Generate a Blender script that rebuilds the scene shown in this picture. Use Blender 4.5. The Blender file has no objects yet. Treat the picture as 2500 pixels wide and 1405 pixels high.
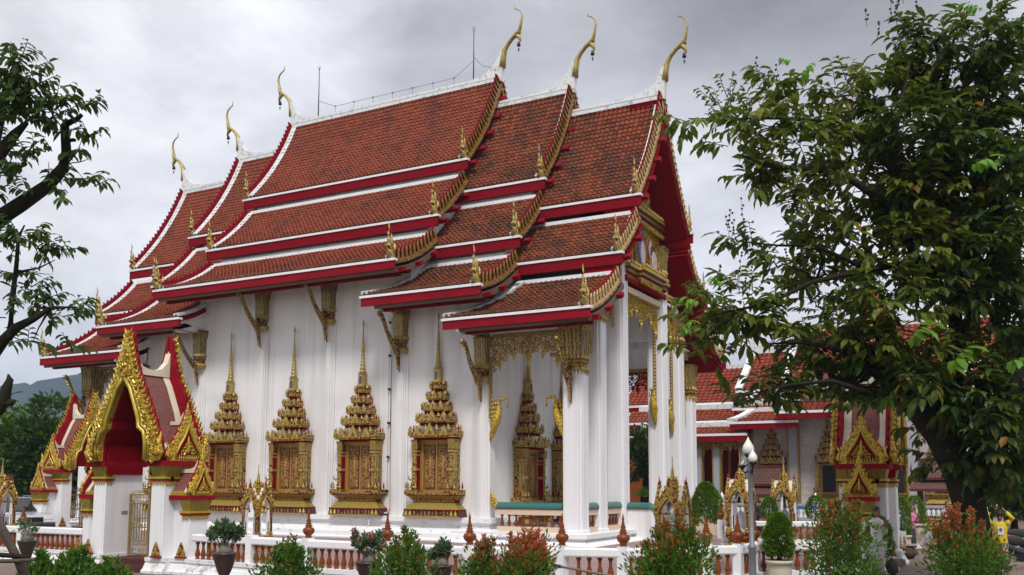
import bpy, math, random
import mathutils
from mathutils import Vector, Matrix
R=random.Random(7)
sc=bpy.context.scene
COL=sc.collection
rad=math.radians
# ---------------------------------------------------------------- camera
F,YAW,PIT,ROL,PY0,CH=2303.34,0.496897,0.105782,0.00276,936.1,2.3
def _axes():
    fw=Vector((-math.sin(YAW)*math.cos(PIT),math.cos(YAW)*math.cos(PIT),math.sin(PIT)))
    rt=Vector((math.cos(YAW),math.sin(YAW),0)); up=rt.cross(fw)
    return fw, rt*math.cos(ROL)+up*math.sin(ROL), up*math.cos(ROL)-rt*math.sin(ROL)
FW,RT,UP=_axes()
CAM=Vector((0,0,CH))
def ray(px,py): return FW*F+RT*(px-1250)+UP*(PY0-py)
def onY(px,py,Y):
    r=ray(px,py); return CAM+r*(Y/r.y)
def onX(px,py,X):
    r=ray(px,py); return CAM+r*(X/r.x)
def at(px,py,dep): return CAM+ray(px,py)*(dep/F)
def ground(px,py,z=0.0):
    r=ray(px,py); return CAM+r*((z-CH)/r.z)
cd=bpy.data.cameras.new('camera'); cam=bpy.data.objects.new('camera',cd); COL.objects.link(cam)
m=Matrix((RT,UP,-FW)).transposed().to_4x4(); m.translation=CAM; cam.matrix_world=m
cd.sensor_width=36; cd.lens=F/2500*36; cd.shift_y=(PY0-702.5)/2500; cd.clip_end=5000; cd.clip_start=.2
sc.camera=cam
# ---------------------------------------------------------------- materials
MATS={}
def hexc(h):
    c=[int(h[i:i+2],16)/255 for i in (0,2,4)]
    return tuple((x/12.92 if x<=.04045 else ((x+.055)/1.055)**2.4) for x in c)+(1,)
class NT:
    def __init__(s,name):
        s.m=bpy.data.materials.new(name); s.m.use_nodes=True; s.t=s.m.node_tree; s.n=s.t.nodes; s.l=s.t.links
        s.b=s.n['Principled BSDF']; s.tc=s.n.new('ShaderNodeTexCoord'); MATS[name]=s.m
    def add(s,typ,**k):
        n=s.n.new(typ)
        for a,v in k.items():
            if a in n.inputs.keys():
                x=n.inputs[a]
                if hasattr(v,'is_linked') or isinstance(v,bpy.types.NodeSocket): s.l.new(v,x)
                else: x.default_value=v
            else: setattr(n,a,v)
        return n
    def noise(s,scale,detail=4,vec=None,rough=.55,stretch=None):
        n=s.add('ShaderNodeTexNoise'); n.inputs['Scale'].default_value=scale; n.inputs['Detail'].default_value=detail; n.inputs['Roughness'].default_value=rough
        v=vec or s.tc.outputs['Object']
        if stretch:
            mp=s.n.new('ShaderNodeMapping'); mp.inputs['Scale'].default_value=stretch; s.l.new(v,mp.inputs['Vector']); v=mp.outputs[0]
        s.l.new(v,n.inputs['Vector']); return n.outputs['Fac']
    def voro(s,scale,feature='F1',out='Distance',vec=None,stretch=None):
        n=s.n.new('ShaderNodeTexVoronoi'); n.feature=feature; n.inputs['Scale'].default_value=scale
        v=vec or s.tc.outputs['Object']
        if stretch:
            mp=s.n.new('ShaderNodeMapping'); mp.inputs['Scale'].default_value=stretch; s.l.new(v,mp.inputs['Vector']); v=mp.outputs[0]
        s.l.new(v,n.inputs['Vector']); return n.outputs[out]
    def ramp(s,fac,stops,interp='LINEAR'):
        n=s.n.new('ShaderNodeValToRGB'); e=n.color_ramp.elements; n.color_ramp.interpolation=interp
        while len(e)<len(stops): e.new(.5)
        for i,(p,c) in enumerate(stops):
            e[i].position=p; e[i].color=c if len(c)==4 else tuple(c)+(1,)
        s.l.new(fac,n.inputs[0]); return n.outputs[0]
    def mix(s,fac,a,b,mode='MIX'):
        n=s.n.new('ShaderNodeMix'); n.data_type='RGBA'; n.blend_type=mode
        for i,v in ((0,fac),(6,a),(7,b)):
            if isinstance(v,bpy.types.NodeSocket): s.l.new(v,n.inputs[i])
            else: n.inputs[i].default_value=v
        return n.outputs[2]
    def math(s,op,a,b=0.0):
        n=s.n.new('ShaderNodeMath'); n.operation=op
        for i,v in ((0,a),(1,b)):
            if isinstance(v,bpy.types.NodeSocket): s.l.new(v,n.inputs[i])
            else: n.inputs[i].default_value=v
        return n.outputs[0]
    def rpi(s):
        return s.n.new('ShaderNodeNewGeometry').outputs['Random Per Island']
    def bump(s,h,strength=.5,dist=.02):
        n=s.n.new('ShaderNodeBump'); n.inputs['Strength'].default_value=strength; n.inputs['Distance'].default_value=dist
        s.l.new(h,n.inputs['Height']); s.l.new(n.outputs[0],s.b.inputs['Normal'])
    def set(s,col=None,rough=.6,metal=0,spec=None):
        if col is not None:
            if isinstance(col,bpy.types.NodeSocket): s.l.new(col,s.b.inputs['Base Color'])
            else: s.b.inputs['Base Color'].default_value=col
        if isinstance(rough,bpy.types.NodeSocket): s.l.new(rough,s.b.inputs['Roughness'])
        else: s.b.inputs['Roughness'].default_value=rough
        s.b.inputs['Metallic'].default_value=metal
        if spec is not None: s.b.inputs['Specular IOR Level'].default_value=spec
        return s.m
def C(r,g,b): return (r,g,b,1)
def build_materials():
    # white painted plaster with faint rain streaks
    n=NT('plaster'); st=n.noise(1.0,6,stretch=(2.2,2.2,.12)); bl=n.noise(.5,5)
    c=n.mix(n.ramp(st,[(.48,C(0,0,0)),(.75,C(1,1,1))]),C(.77,.765,.765),C(.58,.575,.57)); c2=n.mix(n.ramp(bl,[(.52,C(0,0,0)),(.72,C(1,1,1))]),c,C(.66,.65,.66))
    n.set(c2,.7); n.bump(n.noise(30,3),.08,.01)
    n=NT('white_paint'); d=n.noise(3,8,stretch=(1,1,3)); c=n.mix(n.ramp(d,[(.6,C(0,0,0)),(.68,C(1,1,1))]),C(.78,.78,.79),C(.5,.48,.45)); n.set(c,.6); n.bump(n.noise(25,3),.1,.01)
    n=NT('column_white'); n.set(n.mix(n.ramp(n.noise(1.1,5,stretch=(2,2,.2)),[(.5,C(0,0,0)),(.8,C(1,1,1))]),C(.78,.78,.80),C(.66,.66,.68)),.6)
    n=NT('base_white'); d=n.noise(2.2,9,rough=.7); c=n.mix(n.ramp(d,[(.54,C(0,0,0)),(.66,C(1,1,1))]),C(.72,.72,.73),C(.26,.25,.23)); n.set(c,.75)
    n=NT('ridge_white'); d=n.noise(4,9,rough=.7); c=n.mix(n.ramp(d,[(.5,C(0,0,0)),(.7,C(1,1,1))]),C(.70,.71,.72),C(.30,.30,.29)); n.set(c,.7)
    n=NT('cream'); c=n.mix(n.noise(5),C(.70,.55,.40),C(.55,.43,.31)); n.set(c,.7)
    n=NT('cream_trim'); c=n.mix(n.noise(6),C(.74,.68,.52),C(.58,.52,.40)); n.set(c,.7)
    # ornate carved gold with dark red ground in the hollows
    def gold(name,sc,base,dark,inlay,cut,bs=.9,bd=.03,metal=.35,rough=.38):
        n=NT(name); v=n.voro(sc); v2=n.voro(sc*2.3); nn=n.noise(3,5)
        c=n.mix(nn,base,dark); f=n.ramp(v,[(cut,C(0,0,0)),(cut+.08,C(1,1,1))]); c=n.mix(f,c,inlay)
        n.set(c,rough,metal); h=n.math('ADD',v,n.math('MULTIPLY',v2,.4)); h=n.math('MULTIPLY',h,-1.0); n.bump(h,bs,bd)
    gold('gold_carved',11,C(.44,.29,.04),C(.25,.155,.025),C(.13,.012,.008),.60)
    gold('gold_fine',22,C(.42,.30,.065),C(.28,.20,.04),C(.12,.015,.01),.62,.7,.015)
    gold('gold_bright',12,C(.60,.43,.05),C(.42,.29,.03),C(.28,.03,.012),.7,.9,.035,.35,.33)
    gold('gold_mosaic',26,C(.55,.42,.12),C(.38,.27,.06),C(.05,.07,.10),.5,.6,.012,.3,.3)
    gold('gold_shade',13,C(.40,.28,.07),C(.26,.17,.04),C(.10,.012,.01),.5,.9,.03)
    n=NT('gold_plain'); c=n.mix(n.ramp(n.noise(7,8,rough=.7),[(.45,C(0,0,0)),(.68,C(1,1,1))]),C(.44,.32,.09),C(.20,.15,.05)); n.set(c,.42,.3); n.bump(n.noise(18,4),.25,.02)
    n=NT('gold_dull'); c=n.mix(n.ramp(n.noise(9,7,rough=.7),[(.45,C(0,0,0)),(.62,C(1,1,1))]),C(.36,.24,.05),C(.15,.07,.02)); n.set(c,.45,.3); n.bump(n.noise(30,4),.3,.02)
    n=NT('gold_yellow'); c=n.mix(n.noise(6,6),C(.50,.37,.045),C(.36,.25,.03)); n.set(c,.35,.3); n.bump(n.noise(30,3),.15,.01)
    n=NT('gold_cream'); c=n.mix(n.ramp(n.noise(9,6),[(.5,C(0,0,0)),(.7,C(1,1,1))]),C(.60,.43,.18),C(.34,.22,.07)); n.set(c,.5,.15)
    n=NT('gold_olive'); w=n.add('ShaderNodeTexWave'); w.inputs['Scale'].default_value=9; w.bands_direction='DIAGONAL'; n.l.new(n.tc.outputs['Object'],w.inputs['Vector'])
    c=n.mix(n.noise(5,6),C(.34,.26,.035),C(.23,.17,.025)); n.set(c,.4,.3); n.bump(n.voro(16,stretch=(1,1,.18)),.8,.03)
    n=NT('door_panel'); v=n.voro(12); c=n.mix(n.ramp(v,[(.25,C(0,0,0)),(.6,C(1,1,1))]),C(.46,.25,.075),C(.13,.055,.018)); n.set(c,.5,.15); h=n.math('MULTIPLY',v,-1.0); n.bump(h,1,.04)
    n=NT('door_frame'); c=n.mix(n.noise(4,4,stretch=(1,1,.2)),C(.42,.23,.055),C(.32,.17,.04)); n.set(c,.45,.2)
    n=NT('red'); c=n.mix(n.noise(3,6),C(.225,.001,.009),C(.16,.001,.006)); n.set(c,.75,spec=.12)
    n=NT('red_bright'); c=n.mix(n.ramp(n.noise(1.3,7,stretch=(.4,1,2),rough=.65),[(.45,C(0,0,0)),(.7,C(1,1,1))]),C(.25,.002,.011),C(.16,.002,.007)); n.set(c,.7,spec=.15)
    n=NT('red_deep'); c=n.mix(n.noise(2,5),C(.23,.001,.005),C(.17,.001,.004)); n.set(c,.8,spec=.08)
    n=NT('maroon'); n.set(n.mix(n.noise(4,5),C(.09,.012,.012),C(.05,.01,.01)),.6)
    n=NT('soffit'); n.set(n.mix(n.noise(2,5),C(.16,.10,.06),C(.10,.06,.04)),.7)
    # roof tiles: each tile its own colour, moss and soot in patches
    def tiles(name,stops,dark,lo,hi,sc=.55):
        n=NT(name); r=n.rpi(); c=n.ramp(r,stops)
        p=n.noise(sc,7,rough=.65); f=n.ramp(p,[(lo,C(0,0,0)),(hi,C(1,1,1))]); p2=n.noise(7,3); f2=n.math('MULTIPLY',f,n.ramp(p2,[(.35,C(.2,.2,.2)),(.6,C(1,1,1))]))
        c=n.mix(f2,c,dark); c=n.mix(n.ramp(n.noise(40,2),[(.4,C(0,0,0)),(.8,C(.5,.5,.5))]),c,C(.05,.03,.02))
        st=n.noise(1.0,6,stretch=(2.2,.30,.30)); c=n.mix(n.ramp(st,[(.52,C(0,0,0)),(.72,C(.55,.55,.55))]),c,C(.09,.04,.028)); n.set(c,.78,spec=.22); n.bump(n.noise(25,3),.15,.01)
    tiles('roof_tile',[(0,C(.235,.046,.021)),(.3,C(.265,.057,.026)),(.6,C(.285,.066,.030)),(.85,C(.23,.046,.022)),(1,C(.19,.040,.022))],C(.05,.028,.018),.50,.72)
    tiles('roof_tile_mossy',[(0,C(.215,.044,.018)),(.3,C(.25,.056,.022)),(.6,C(.285,.075,.029)),(.85,C(.16,.037,.018)),(1,C(.10,.032,.02))],C(.05,.030,.016),.40,.62,.7)
    tiles('roof_tile_far',[(0,C(.24,.045,.02)),(.5,C(.29,.058,.025)),(1,C(.18,.036,.018))],C(.10,.035,.02),.6,.8)
    tiles('eave_tip',[(0,C(.11,.05,.03)),(.5,C(.07,.045,.03)),(1,C(.20,.075,.03))],C(.04,.04,.02),.4,.6)
    n=NT('brick_tile'); b=n.add('ShaderNodeTexBrick'); b.inputs['Scale'].default_value=1; b.inputs['Brick Width'].default_value=.11; b.inputs['Row Height'].default_value=.055; b.inputs['Mortar Size'].default_value=.006
    b.inputs['Color1'].default_value=C(.25,.075,.06); b.inputs['Color2'].default_value=C(.19,.055,.045); b.inputs['Mortar'].default_value=C(.06,.03,.025)
    n.l.new(n.add('ShaderNodeUVMap').outputs[0],b.inputs['Vector']); c=n.mix(n.ramp(n.noise(2.5,6),[(.45,C(0,0,0)),(.75,C(.6,.6,.6))]),b.outputs[0],C(.14,.06,.055)); n.set(c,.7); n.bump(b.outputs['Fac'],-.4,.01)
    n=NT('shingle'); b=n.add('ShaderNodeTexBrick'); b.inputs['Scale'].default_value=1; b.inputs['Brick Width'].default_value=.2; b.inputs['Row Height'].default_value=.14; b.inputs['Mortar Size'].default_value=.02
    b.inputs['Color1'].default_value=C(.13,.055,.04); b.inputs['Color2'].default_value=C(.10,.04,.03); b.inputs['Mortar'].default_value=C(.03,.015,.012)
    n.l.new(n.add('ShaderNodeUVMap').outputs[0],b.inputs['Vector']); n.set(b.outputs[0],.8); n.bump(b.outputs['Fac'],-.5,.02)
    n=NT('green_glaze'); v=n.voro(20,stretch=(1,1,1)); w=n.add('ShaderNodeTexWave'); w.inputs['Scale'].default_value=7; w.inputs['Distortion'].default_value=.8; w.bands_direction='DIAGONAL'; n.l.new(n.tc.outputs['Object'],w.inputs['Vector'])
    c=n.mix(n.ramp(w.outputs['Fac'],[(.45,C(0,0,0)),(.9,C(.7,.7,.7))]),C(.006,.10,.085),C(.12,.33,.30)); n.set(c,.22); n.bump(w.outputs['Fac'],.5,.02)
    n=NT('terracotta'); c=n.mix(n.noise(5,5),C(.23,.055,.007),C(.13,.028,.005)); n.set(c,.32,spec=.3)
    n=NT('baluster_tan'); n.set(n.mix(n.noise(8),C(.42,.18,.06),C(.30,.11,.04)),.4)
    n=NT('marble'); b=n.add('ShaderNodeTexBrick'); b.inputs['Scale'].default_value=1; b.inputs['Brick Width'].default_value=1.2; b.inputs['Row Height'].default_value=.8; b.inputs['Mortar Size'].default_value=.012
    b.inputs['Color1'].default_value=C(.62,.57,.55); b.inputs['Color2'].default_value=C(.52,.48,.47); b.inputs['Mortar'].default_value=C(.36,.33,.31)
    sx=n.add('ShaderNodeSeparateXYZ'); n.l.new(n.tc.outputs['Object'],sx.inputs[0]); cb=n.add('ShaderNodeCombineXYZ'); n.l.new(n.math('ADD',sx.outputs[0],sx.outputs[1]),cb.inputs[0]); n.l.new(sx.outputs[2],cb.inputs[1]); n.l.new(cb.outputs[0],b.inputs['Vector'])
    c=n.mix(n.ramp(n.noise(1.2,8,rough=.7),[(.45,C(0,0,0)),(.8,C(.8,.8,.8))]),b.outputs[0],C(.36,.27,.22)); n.set(c,.55)
    n=NT('marble_grey'); n.set(n.mix(n.noise(3,8,rough=.7),C(.42,.43,.47),C(.25,.26,.29)),.4)
    # ground
    n=NT('brick_paving'); b=n.add('ShaderNodeTexBrick'); b.inputs['Scale'].default_value=1; b.inputs['Brick Width'].default_value=.22; b.inputs['Row Height'].default_value=.11; b.inputs['Mortar Size'].default_value=.01
    b.inputs['Color1'].default_value=C(.25,.17,.14); b.inputs['Color2'].default_value=C(.19,.125,.10); b.inputs['Mortar'].default_value=C(.07,.06,.05)
    n.l.new(n.tc.outputs['Object'],b.inputs['Vector']); c=n.mix(n.ramp(n.noise(.8,7,rough=.65),[(.42,C(0,0,0)),(.75,C(.85,.85,.85))]),b.outputs[0],C(.12,.09,.075)); n.set(c,.8,spec=.3); n.bump(b.outputs['Fac'],-.4,.01)
    n=NT('terrace_floor'); b=n.add('ShaderNodeTexBrick'); b.inputs['Scale'].default_value=1; b.inputs['Brick Width'].default_value=.4; b.inputs['Row Height'].default_value=.4; b.inputs['Mortar Size'].default_value=.012; b.offset=0
    b.inputs['Color1'].default_value=C(.30,.19,.18); b.inputs['Color2'].default_value=C(.24,.15,.14); b.inputs['Mortar'].default_value=C(.14,.12,.11)
    n.l.new(n.tc.outputs['Object'],b.inputs['Vector']); c=n.mix(n.ramp(n.noise(1,6),[(.45,C(0,0,0)),(.75,C(.6,.6,.6))]),b.outputs[0],C(.17,.12,.11)); n.set(c,.5)
    n=NT('earth'); n.set(n.mix(n.noise(.4,8),C(.06,.10,.025),C(.12,.10,.06)),.95,spec=.1)
    n=NT('lawn'); n.set(n.mix(n.noise(3,8),C(.05,.12,.015),C(.09,.16,.03)),.95,spec=.1)
    n=NT('asphalt'); n.set(n.mix(n.noise(2,8),C(.06,.06,.06),C(.09,.085,.08)),.9)
    n=NT('hill'); n.set(n.mix(n.ramp(n.noise(.03,8,rough=.7),[(.4,C(0,0,0)),(.65,C(1,1,1))]),C(.012,.026,.022),C(.028,.046,.032)),1,spec=.05); n.bump(n.noise(.12,6,rough=.7),1,4)
    hm=bpy.data.materials.new('haze'); hm.use_nodes=True; MATS['haze']=hm; hn=hm.node_tree.nodes; hn.clear(); ho=hn.new('ShaderNodeOutputMaterial'); hv=hn.new('ShaderNodeVolumePrincipled'); hv.inputs['Color'].default_value=(.62,.76,1,1); hv.inputs['Density'].default_value=.00026; hv.inputs['Anisotropy'].default_value=.1; hm.node_tree.links.new(hv.outputs[0],ho.inputs['Volume'])
    # vegetation
    def leaf(name,stops,rough=.45,tr=.3):
        n=NT(name); c=n.ramp(n.rpi(),stops); n.set(c,rough)
        n.b.inputs['Specular IOR Level'].default_value=.2
        t=n.n.new('ShaderNodeBsdfTranslucent'); n.l.new(n.mix(.5,c,C(.22,.30,.02)),t.inputs[0]); mx=n.n.new('ShaderNodeMixShader'); mx.inputs[0].default_value=tr
        o=n.n['Material Output']; n.l.new(n.b.outputs[0],mx.inputs[1]); n.l.new(t.outputs[0],mx.inputs[2]); n.l.new(mx.outputs[0],o.inputs[0])
    leaf('leaf_big',[(0,C(.014,.038,.008)),(.4,C(.028,.062,.010)),(.7,C(.05,.095,.015)),(.91,C(.09,.10,.018)),(.96,C(.09,.18,.03)),(1,C(.26,.10,.02))],.4,.3)
    leaf('leaf_mid',[(0,C(.035,.065,.010)),(.4,C(.08,.115,.014)),(.75,C(.14,.18,.022)),(.95,C(.18,.17,.025)),(1,C(.25,.11,.02))],.4,.35)
    leaf('leaf_olive',[(0,C(.055,.085,.014)),(.5,C(.10,.13,.022)),(.9,C(.15,.14,.03)),(1,C(.22,.16,.03))])
    leaf('leaf_new',[(0,C(.10,.28,.03)),(1,C(.17,.38,.05))],.4,.45)
    leaf('leaf_left',[(0,C(.02,.055,.018)),(.6,C(.04,.085,.02)),(1,C(.08,.12,.03))],.4,.25)
    leaf('leaf_far',[(0,C(.016,.042,.012)),(.6,C(.03,.07,.016)),(1,C(.055,.10,.02))],.6,.15)
    leaf('leaf_hedge',[(0,C(.032,.10,.014)),(.6,C(.06,.16,.018)),(1,C(.13,.24,.03))],.45,.3)
    leaf('leaf_topiary',[(0,C(.05,.14,.015)),(.5,C(.10,.23,.02)),(1,C(.20,.36,.04))],.5,.3)
    leaf('leaf_red',[(0,C(.36,.04,.03)),(.4,C(.50,.11,.03)),(.75,C(.46,.055,.07)),(1,C(.60,.24,.05))],.45,.4)
    leaf('leaf_grey',[(0,C(.05,.10,.05)),(.6,C(.08,.14,.07)),(1,C(.13,.18,.09))],.45,.25)
    leaf('petal_pink',[(0,C(.60,.08,.16)),(1,C(.75,.22,.30))],.5,.3)
    leaf('petal_red',[(0,C(.50,.01,.02)),(1,C(.65,.03,.05))],.5,.3)
    leaf('agave',[(0,C(.10,.20,.03)),(1,C(.22,.34,.06))],.5,.2)
    n=NT('bark'); n.set(n.mix(n.noise(4,8,stretch=(1,1,.4),rough=.7),C(.010,.009,.007),C(.042,.036,.026)),.95,spec=.1); n.bump(n.noise(14,6,stretch=(1,1,.25)),.8,.03)
    n=NT('bark_brown'); n.set(n.mix(n.noise(9,8),C(.10,.07,.055),C(.045,.03,.025)),.9); n.bump(n.noise(20,6),.6,.02)
    n=NT('bark_pale'); n.set(n.mix(n.noise(6,8),C(.22,.20,.17),C(.12,.10,.08)),.85); n.bump(n.noise(14,6),.5,.02)
    n=NT('seed'); n.set(C(.04,.02,.015),.7)
    # things
    n=NT('pot_dark'); n.set(n.mix(n.noise(5,6),C(.035,.022,.02),C(.06,.035,.03)),.35)
    n=NT('pot_cream'); n.set(n.mix(n.noise(4,8,rough=.65),C(.60,.55,.43),C(.40,.36,.28)),.7)
    n=NT('soil'); n.set(C(.05,.035,.025),.95)
    n=NT('lamp_post'); n.set(n.mix(n.noise(9,6),C(.13,.15,.17),C(.20,.22,.24)),.5,.3)
    n=NT('black_iron'); n.set(C(.015,.015,.017),.4,.4)
    n=NT('lamp_glass'); n.set(n.mix(n.noise(4),C(.80,.80,.72),C(.66,.66,.58)),.35)
    n=NT('wire'); n.set(C(.10,.10,.11),.5,.5)
    n=NT('pipe'); n.set(C(.62,.58,.56),.5)
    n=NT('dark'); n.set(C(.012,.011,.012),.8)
    n=NT('lattice'); n.set(n.mix(n.noise(6,5),C(.36,.27,.11),C(.24,.17,.07)),.5,.4)
    n=NT('plaque'); n.set(C(.25,.25,.26),.4)
    n=NT('glass_dark'); n.set(C(.012,.018,.02),.05)
    n=NT('car_silver'); n.set(C(.46,.49,.51),.25,.5)
    n=NT('rubber'); n.set(C(.02,.02,.02),.7)
    n=NT('chrome'); n.set(C(.5,.5,.5),.2,.9)
    n=NT('rock'); n.set(n.mix(n.noise(5,8,rough=.7),C(.03,.028,.027),C(.10,.09,.08)),.8); n.bump(n.noise(6,6),.8,.05)
    n=NT('stump'); n.set(n.mix(n.noise(6,8),C(.05,.03,.02),C(.11,.07,.045)),.85); n.bump(n.noise(9,6),.8,.04)
    n=NT('skin'); n.set(n.mix(n.noise(9,3),C(.34,.18,.11),C(.28,.14,.085)),.5)
    n=NT('hair'); n.set(C(.012,.01,.01),.45)
    n=NT('shirt_yellow'); n.set(n.mix(n.noise(7,4),C(.68,.50,.02),C(.58,.42,.02)),.8)
    n=NT('cloth_white'); n.set(n.mix(n.noise(7,4),C(.72,.70,.71),C(.6,.58,.6)),.8)
    n=NT('cloth_pink'); n.set(C(.62,.16,.34),.8)
    n=NT('cloth_dark'); n.set(C(.03,.03,.04),.85)
    n=NT('cloth_teal'); n.set(n.mix(n.noise(7,4),C(.55,.53,.54),C(.40,.40,.42)),.8)
    n=NT('cloth_pattern'); n.set(n.ramp(n.voro(16),[(.2,C(.35,.02,.02)),(.45,C(.05,.04,.05)),(.6,C(.5,.45,.4))]),.8)
    n=NT('print_purple'); n.set(C(.10,.08,.30),.7)
    n=NT('awning_blue'); n.set(C(.04,.13,.42),.7)
    n=NT('orange_wall'); n.set(n.mix(n.noise(2),C(.55,.13,.02),C(.42,.09,.015)),.7)
    n=NT('emblem_blue'); n.set(n.ramp(n.voro(14),[(.2,C(.03,.03,.14)),(.5,C(.10,.08,.20))]),.3)
    n=NT('emblem_white'); v=n.voro(18,'DISTANCE_TO_EDGE'); n.set(n.ramp(v,[(.04,C(.10,.03,.05)),(.09,C(.75,.72,.74))]),.3)
    n=NT('emblem_red'); n.set(C(.35,.02,.03),.4)
    n=NT('moto_red'); n.set(C(.30,.01,.015),.3)
build_materials()
M=MATS
# ---------------------------------------------------------------- mesh builder
class MB:
    def __init__(s):
        s.v=[]; s.f=[]; s.m=[]; s.mats=[]; s.uv=None; s.T=None; s.smooth=[]
    def mi(s,m):
        if m not in s.mats: s.mats.append(m)
        return s.mats.index(m)
    def addv(s,vs):
        b=len(s.v)
        if s.T is not None: vs=[tuple(s.T@Vector(v)) for v in vs]
        s.v.extend(vs); return b
    def poly(s,vs,faces,m,smooth=False,uvs=None):
        b=s.addv([tuple(v) for v in vs]); k=s.mi(m)
        for i,f in enumerate(faces):
            s.f.append(tuple(b+j for j in f)); s.m.append(k); s.smooth.append(smooth)
            if uvs is not None:
                if s.uv is None: s.uv={}
                s.uv[len(s.f)-1]=[uvs[j] for j in f]
        return s
    def box(s,x0,x1,y0,y1,z0,z1,m):
        return s.poly([(x0,y0,z0),(x1,y0,z0),(x1,y1,z0),(x0,y1,z0),(x0,y0,z1),(x1,y0,z1),(x1,y1,z1),(x0,y1,z1)],
            [(0,3,2,1),(4,5,6,7),(0,1,5,4),(1,2,6,5),(2,3,7,6),(3,0,4,7)],m)
    def prism(s,pts,axis,a,b,m,m2=None):
        n=len(pts)
        def P(u,v,w): return {'x':(w,u,v),'y':(u,w,v),'z':(u,v,w)}[axis]
        vs=[P(u,v,a) for u,v in pts]+[P(u,v,b) for u,v in pts]
        ar=sum(pts[i][0]*pts[(i+1)%n][1]-pts[(i+1)%n][0]*pts[i][1] for i in range(n))
        tris=mathutils.geometry.tessellate_polygon([[Vector((u,v,0)) for u,v in pts]]) if n>4 else None
        if tris:
            s.poly(vs,[tuple(t) for t in tris]+[tuple(i+n for i in reversed(t)) for t in tris],m2 or m)
        else: s.poly(vs,[tuple(range(n)),tuple(range(2*n-1,n-1,-1))],m2 or m)
        b0=len(s.v)-2*n; k=s.mi(m)
        for i in range(n):
            j=(i+1)%n
            s.f.append((b0+i,b0+j,b0+n+j,b0+n+i)); s.m.append(k); s.smooth.append(False)
        return s
    def lathe(s,prof,c,m,n=12,rot=0,smooth=True,sx=1,sy=1,rib=0,cap=True):
        vs=[];F_=[]
        for r,z in prof:
            for i in range(n):
                a=rot+2*math.pi*i/n; rr=r*(1+rib*(1 if i%2 else -1))
                vs.append((c[0]+rr*math.cos(a)*sx,c[1]+rr*math.sin(a)*sy,c[2]+z))
        for k in range(len(prof)-1):
            for i in range(n):
                j=(i+1)%n; F_.append((k*n+i,k*n+j,(k+1)*n+j,(k+1)*n+i))
        if cap:
            F_.append(tuple(range(n-1,-1,-1))); F_.append(tuple(range((len(prof)-1)*n,len(prof)*n)))
        return s.poly(vs,F_,m,smooth)
    def sq(s,prof,c,m,redent=0,sx=1,sy=1):
        """square-plan stepped shape: prof of (half width, z); redent notches the corners"""
        if not redent: return s.lathe([(r*1.41421,z) for r,z in prof],c,m,4,math.pi/4,False,sx,sy)
        vs=[];F_=[]; n=12
        for r,z in prof:
            q=r*(1-redent)
            P=[(r,-q),(r,q),(q,q),(q,r),(-q,r),(-q,q),(-r,q),(-r,-q),(-q,-q),(-q,-r),(q,-r),(q,-q)]
            vs+=[(c[0]+x*sx,c[1]+y*sy,c[2]+z) for x,y in P]
        for k in range(len(prof)-1):
            for i in range(n):
                j=(i+1)%n; F_.append((k*n+i,k*n+j,(k+1)*n+j,(k+1)*n+i))
        for b,rv in ((0,True),((len(prof)-1)*n,False)):
            for t in ((0,1,2,11),(2,3,4,5),(5,6,7,8),(8,9,10,11),(2,5,8,11)):
                q=tuple(b+i for i in t); F_.append(tuple(reversed(q)) if rv else q)
        return s.poly(vs,F_,m)
    def tube(s,pts,rs,m,n=6,smooth=True,flat=None):
        pts=[Vector(p) for p in pts]; vs=[];F_=[]
        up=Vector((0,0,1)) if flat is None else Vector(flat)
        for i,p in enumerate(pts):
            t=(pts[min(i+1,len(pts)-1)]-pts[max(i-1,0)]).normalized()
            a=t.cross(up)
            if a.length<1e-3: a=t.cross(Vector((1,0,0)))
            a.normalize(); b=a.cross(t); r=rs[i] if isinstance(rs,(list,tuple)) else rs
            ra,rb=(r if isinstance(r,(list,tuple)) else (r,r))
            for k in range(n):
                w=2*math.pi*k/n; vs.append(tuple(p+a*math.cos(w)*ra+b*math.sin(w)*rb))
        for i in range(len(pts)-1):
            for k in range(n):
                j=(k+1)%n; F_.append((i*n+k,i*n+j,(i+1)*n+j,(i+1)*n+k))
        F_.append(tuple(range(n-1,-1,-1))); F_.append(tuple(range((len(pts)-1)*n,len(pts)*n)))
        return s.poly(vs,F_,m,smooth)
    def bud(s,x,y,z,w,h,m,d=None,lean=(0,0)):
        """pointed lotus bud / flame tip"""
        d=d or w
        vs=[(x-w/2,y,z+h*.3),(x,y-d/2,z+h*.25),(x+w/2,y,z+h*.3),(x,y+d/2,z+h*.25),(x,y,z),(x+lean[0],y+lean[1],z+h)]
        return s.poly(vs,[(4,1,0),(4,2,1),(4,3,2),(4,0,3),(0,1,5),(1,2,5),(2,3,5),(3,0,5)],m)
    def gablet(s,x,y,z,w,h,m,m2,d=.06):
        """small pointed gable antefix facing -y"""
        s.prism([(x-w/2,z),(x+w/2,z),(x+w*.3,z+h*.45),(x,z+h),(x-w*.3,z+h*.45)],'y',y-d,y,m)
        s.prism([(x-w*.22,z+h*.1),(x+w*.22,z+h*.1),(x,z+h*.55)],'y',y-d-.012,y-d+.01,m2)
        return s
    def scroll(s,p,r,m,ax=(1,0,0),az=(0,0,1),turns=1.3,w=.03,flip=1,a0=0,n=9):
        ax=Vector(ax);az=Vector(az);p=Vector(p);pts=[];rs=[]
        for i in range(n):
            t=i/(n-1); a=a0+flip*turns*2*math.pi*t; rr=r*(1-.82*t)
            pts.append(p+ax*math.cos(a)*rr+az*math.sin(a)*rr); rs.append(w*(1-.3*t))
        return s.tube(pts,rs,m,4,False)
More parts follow.
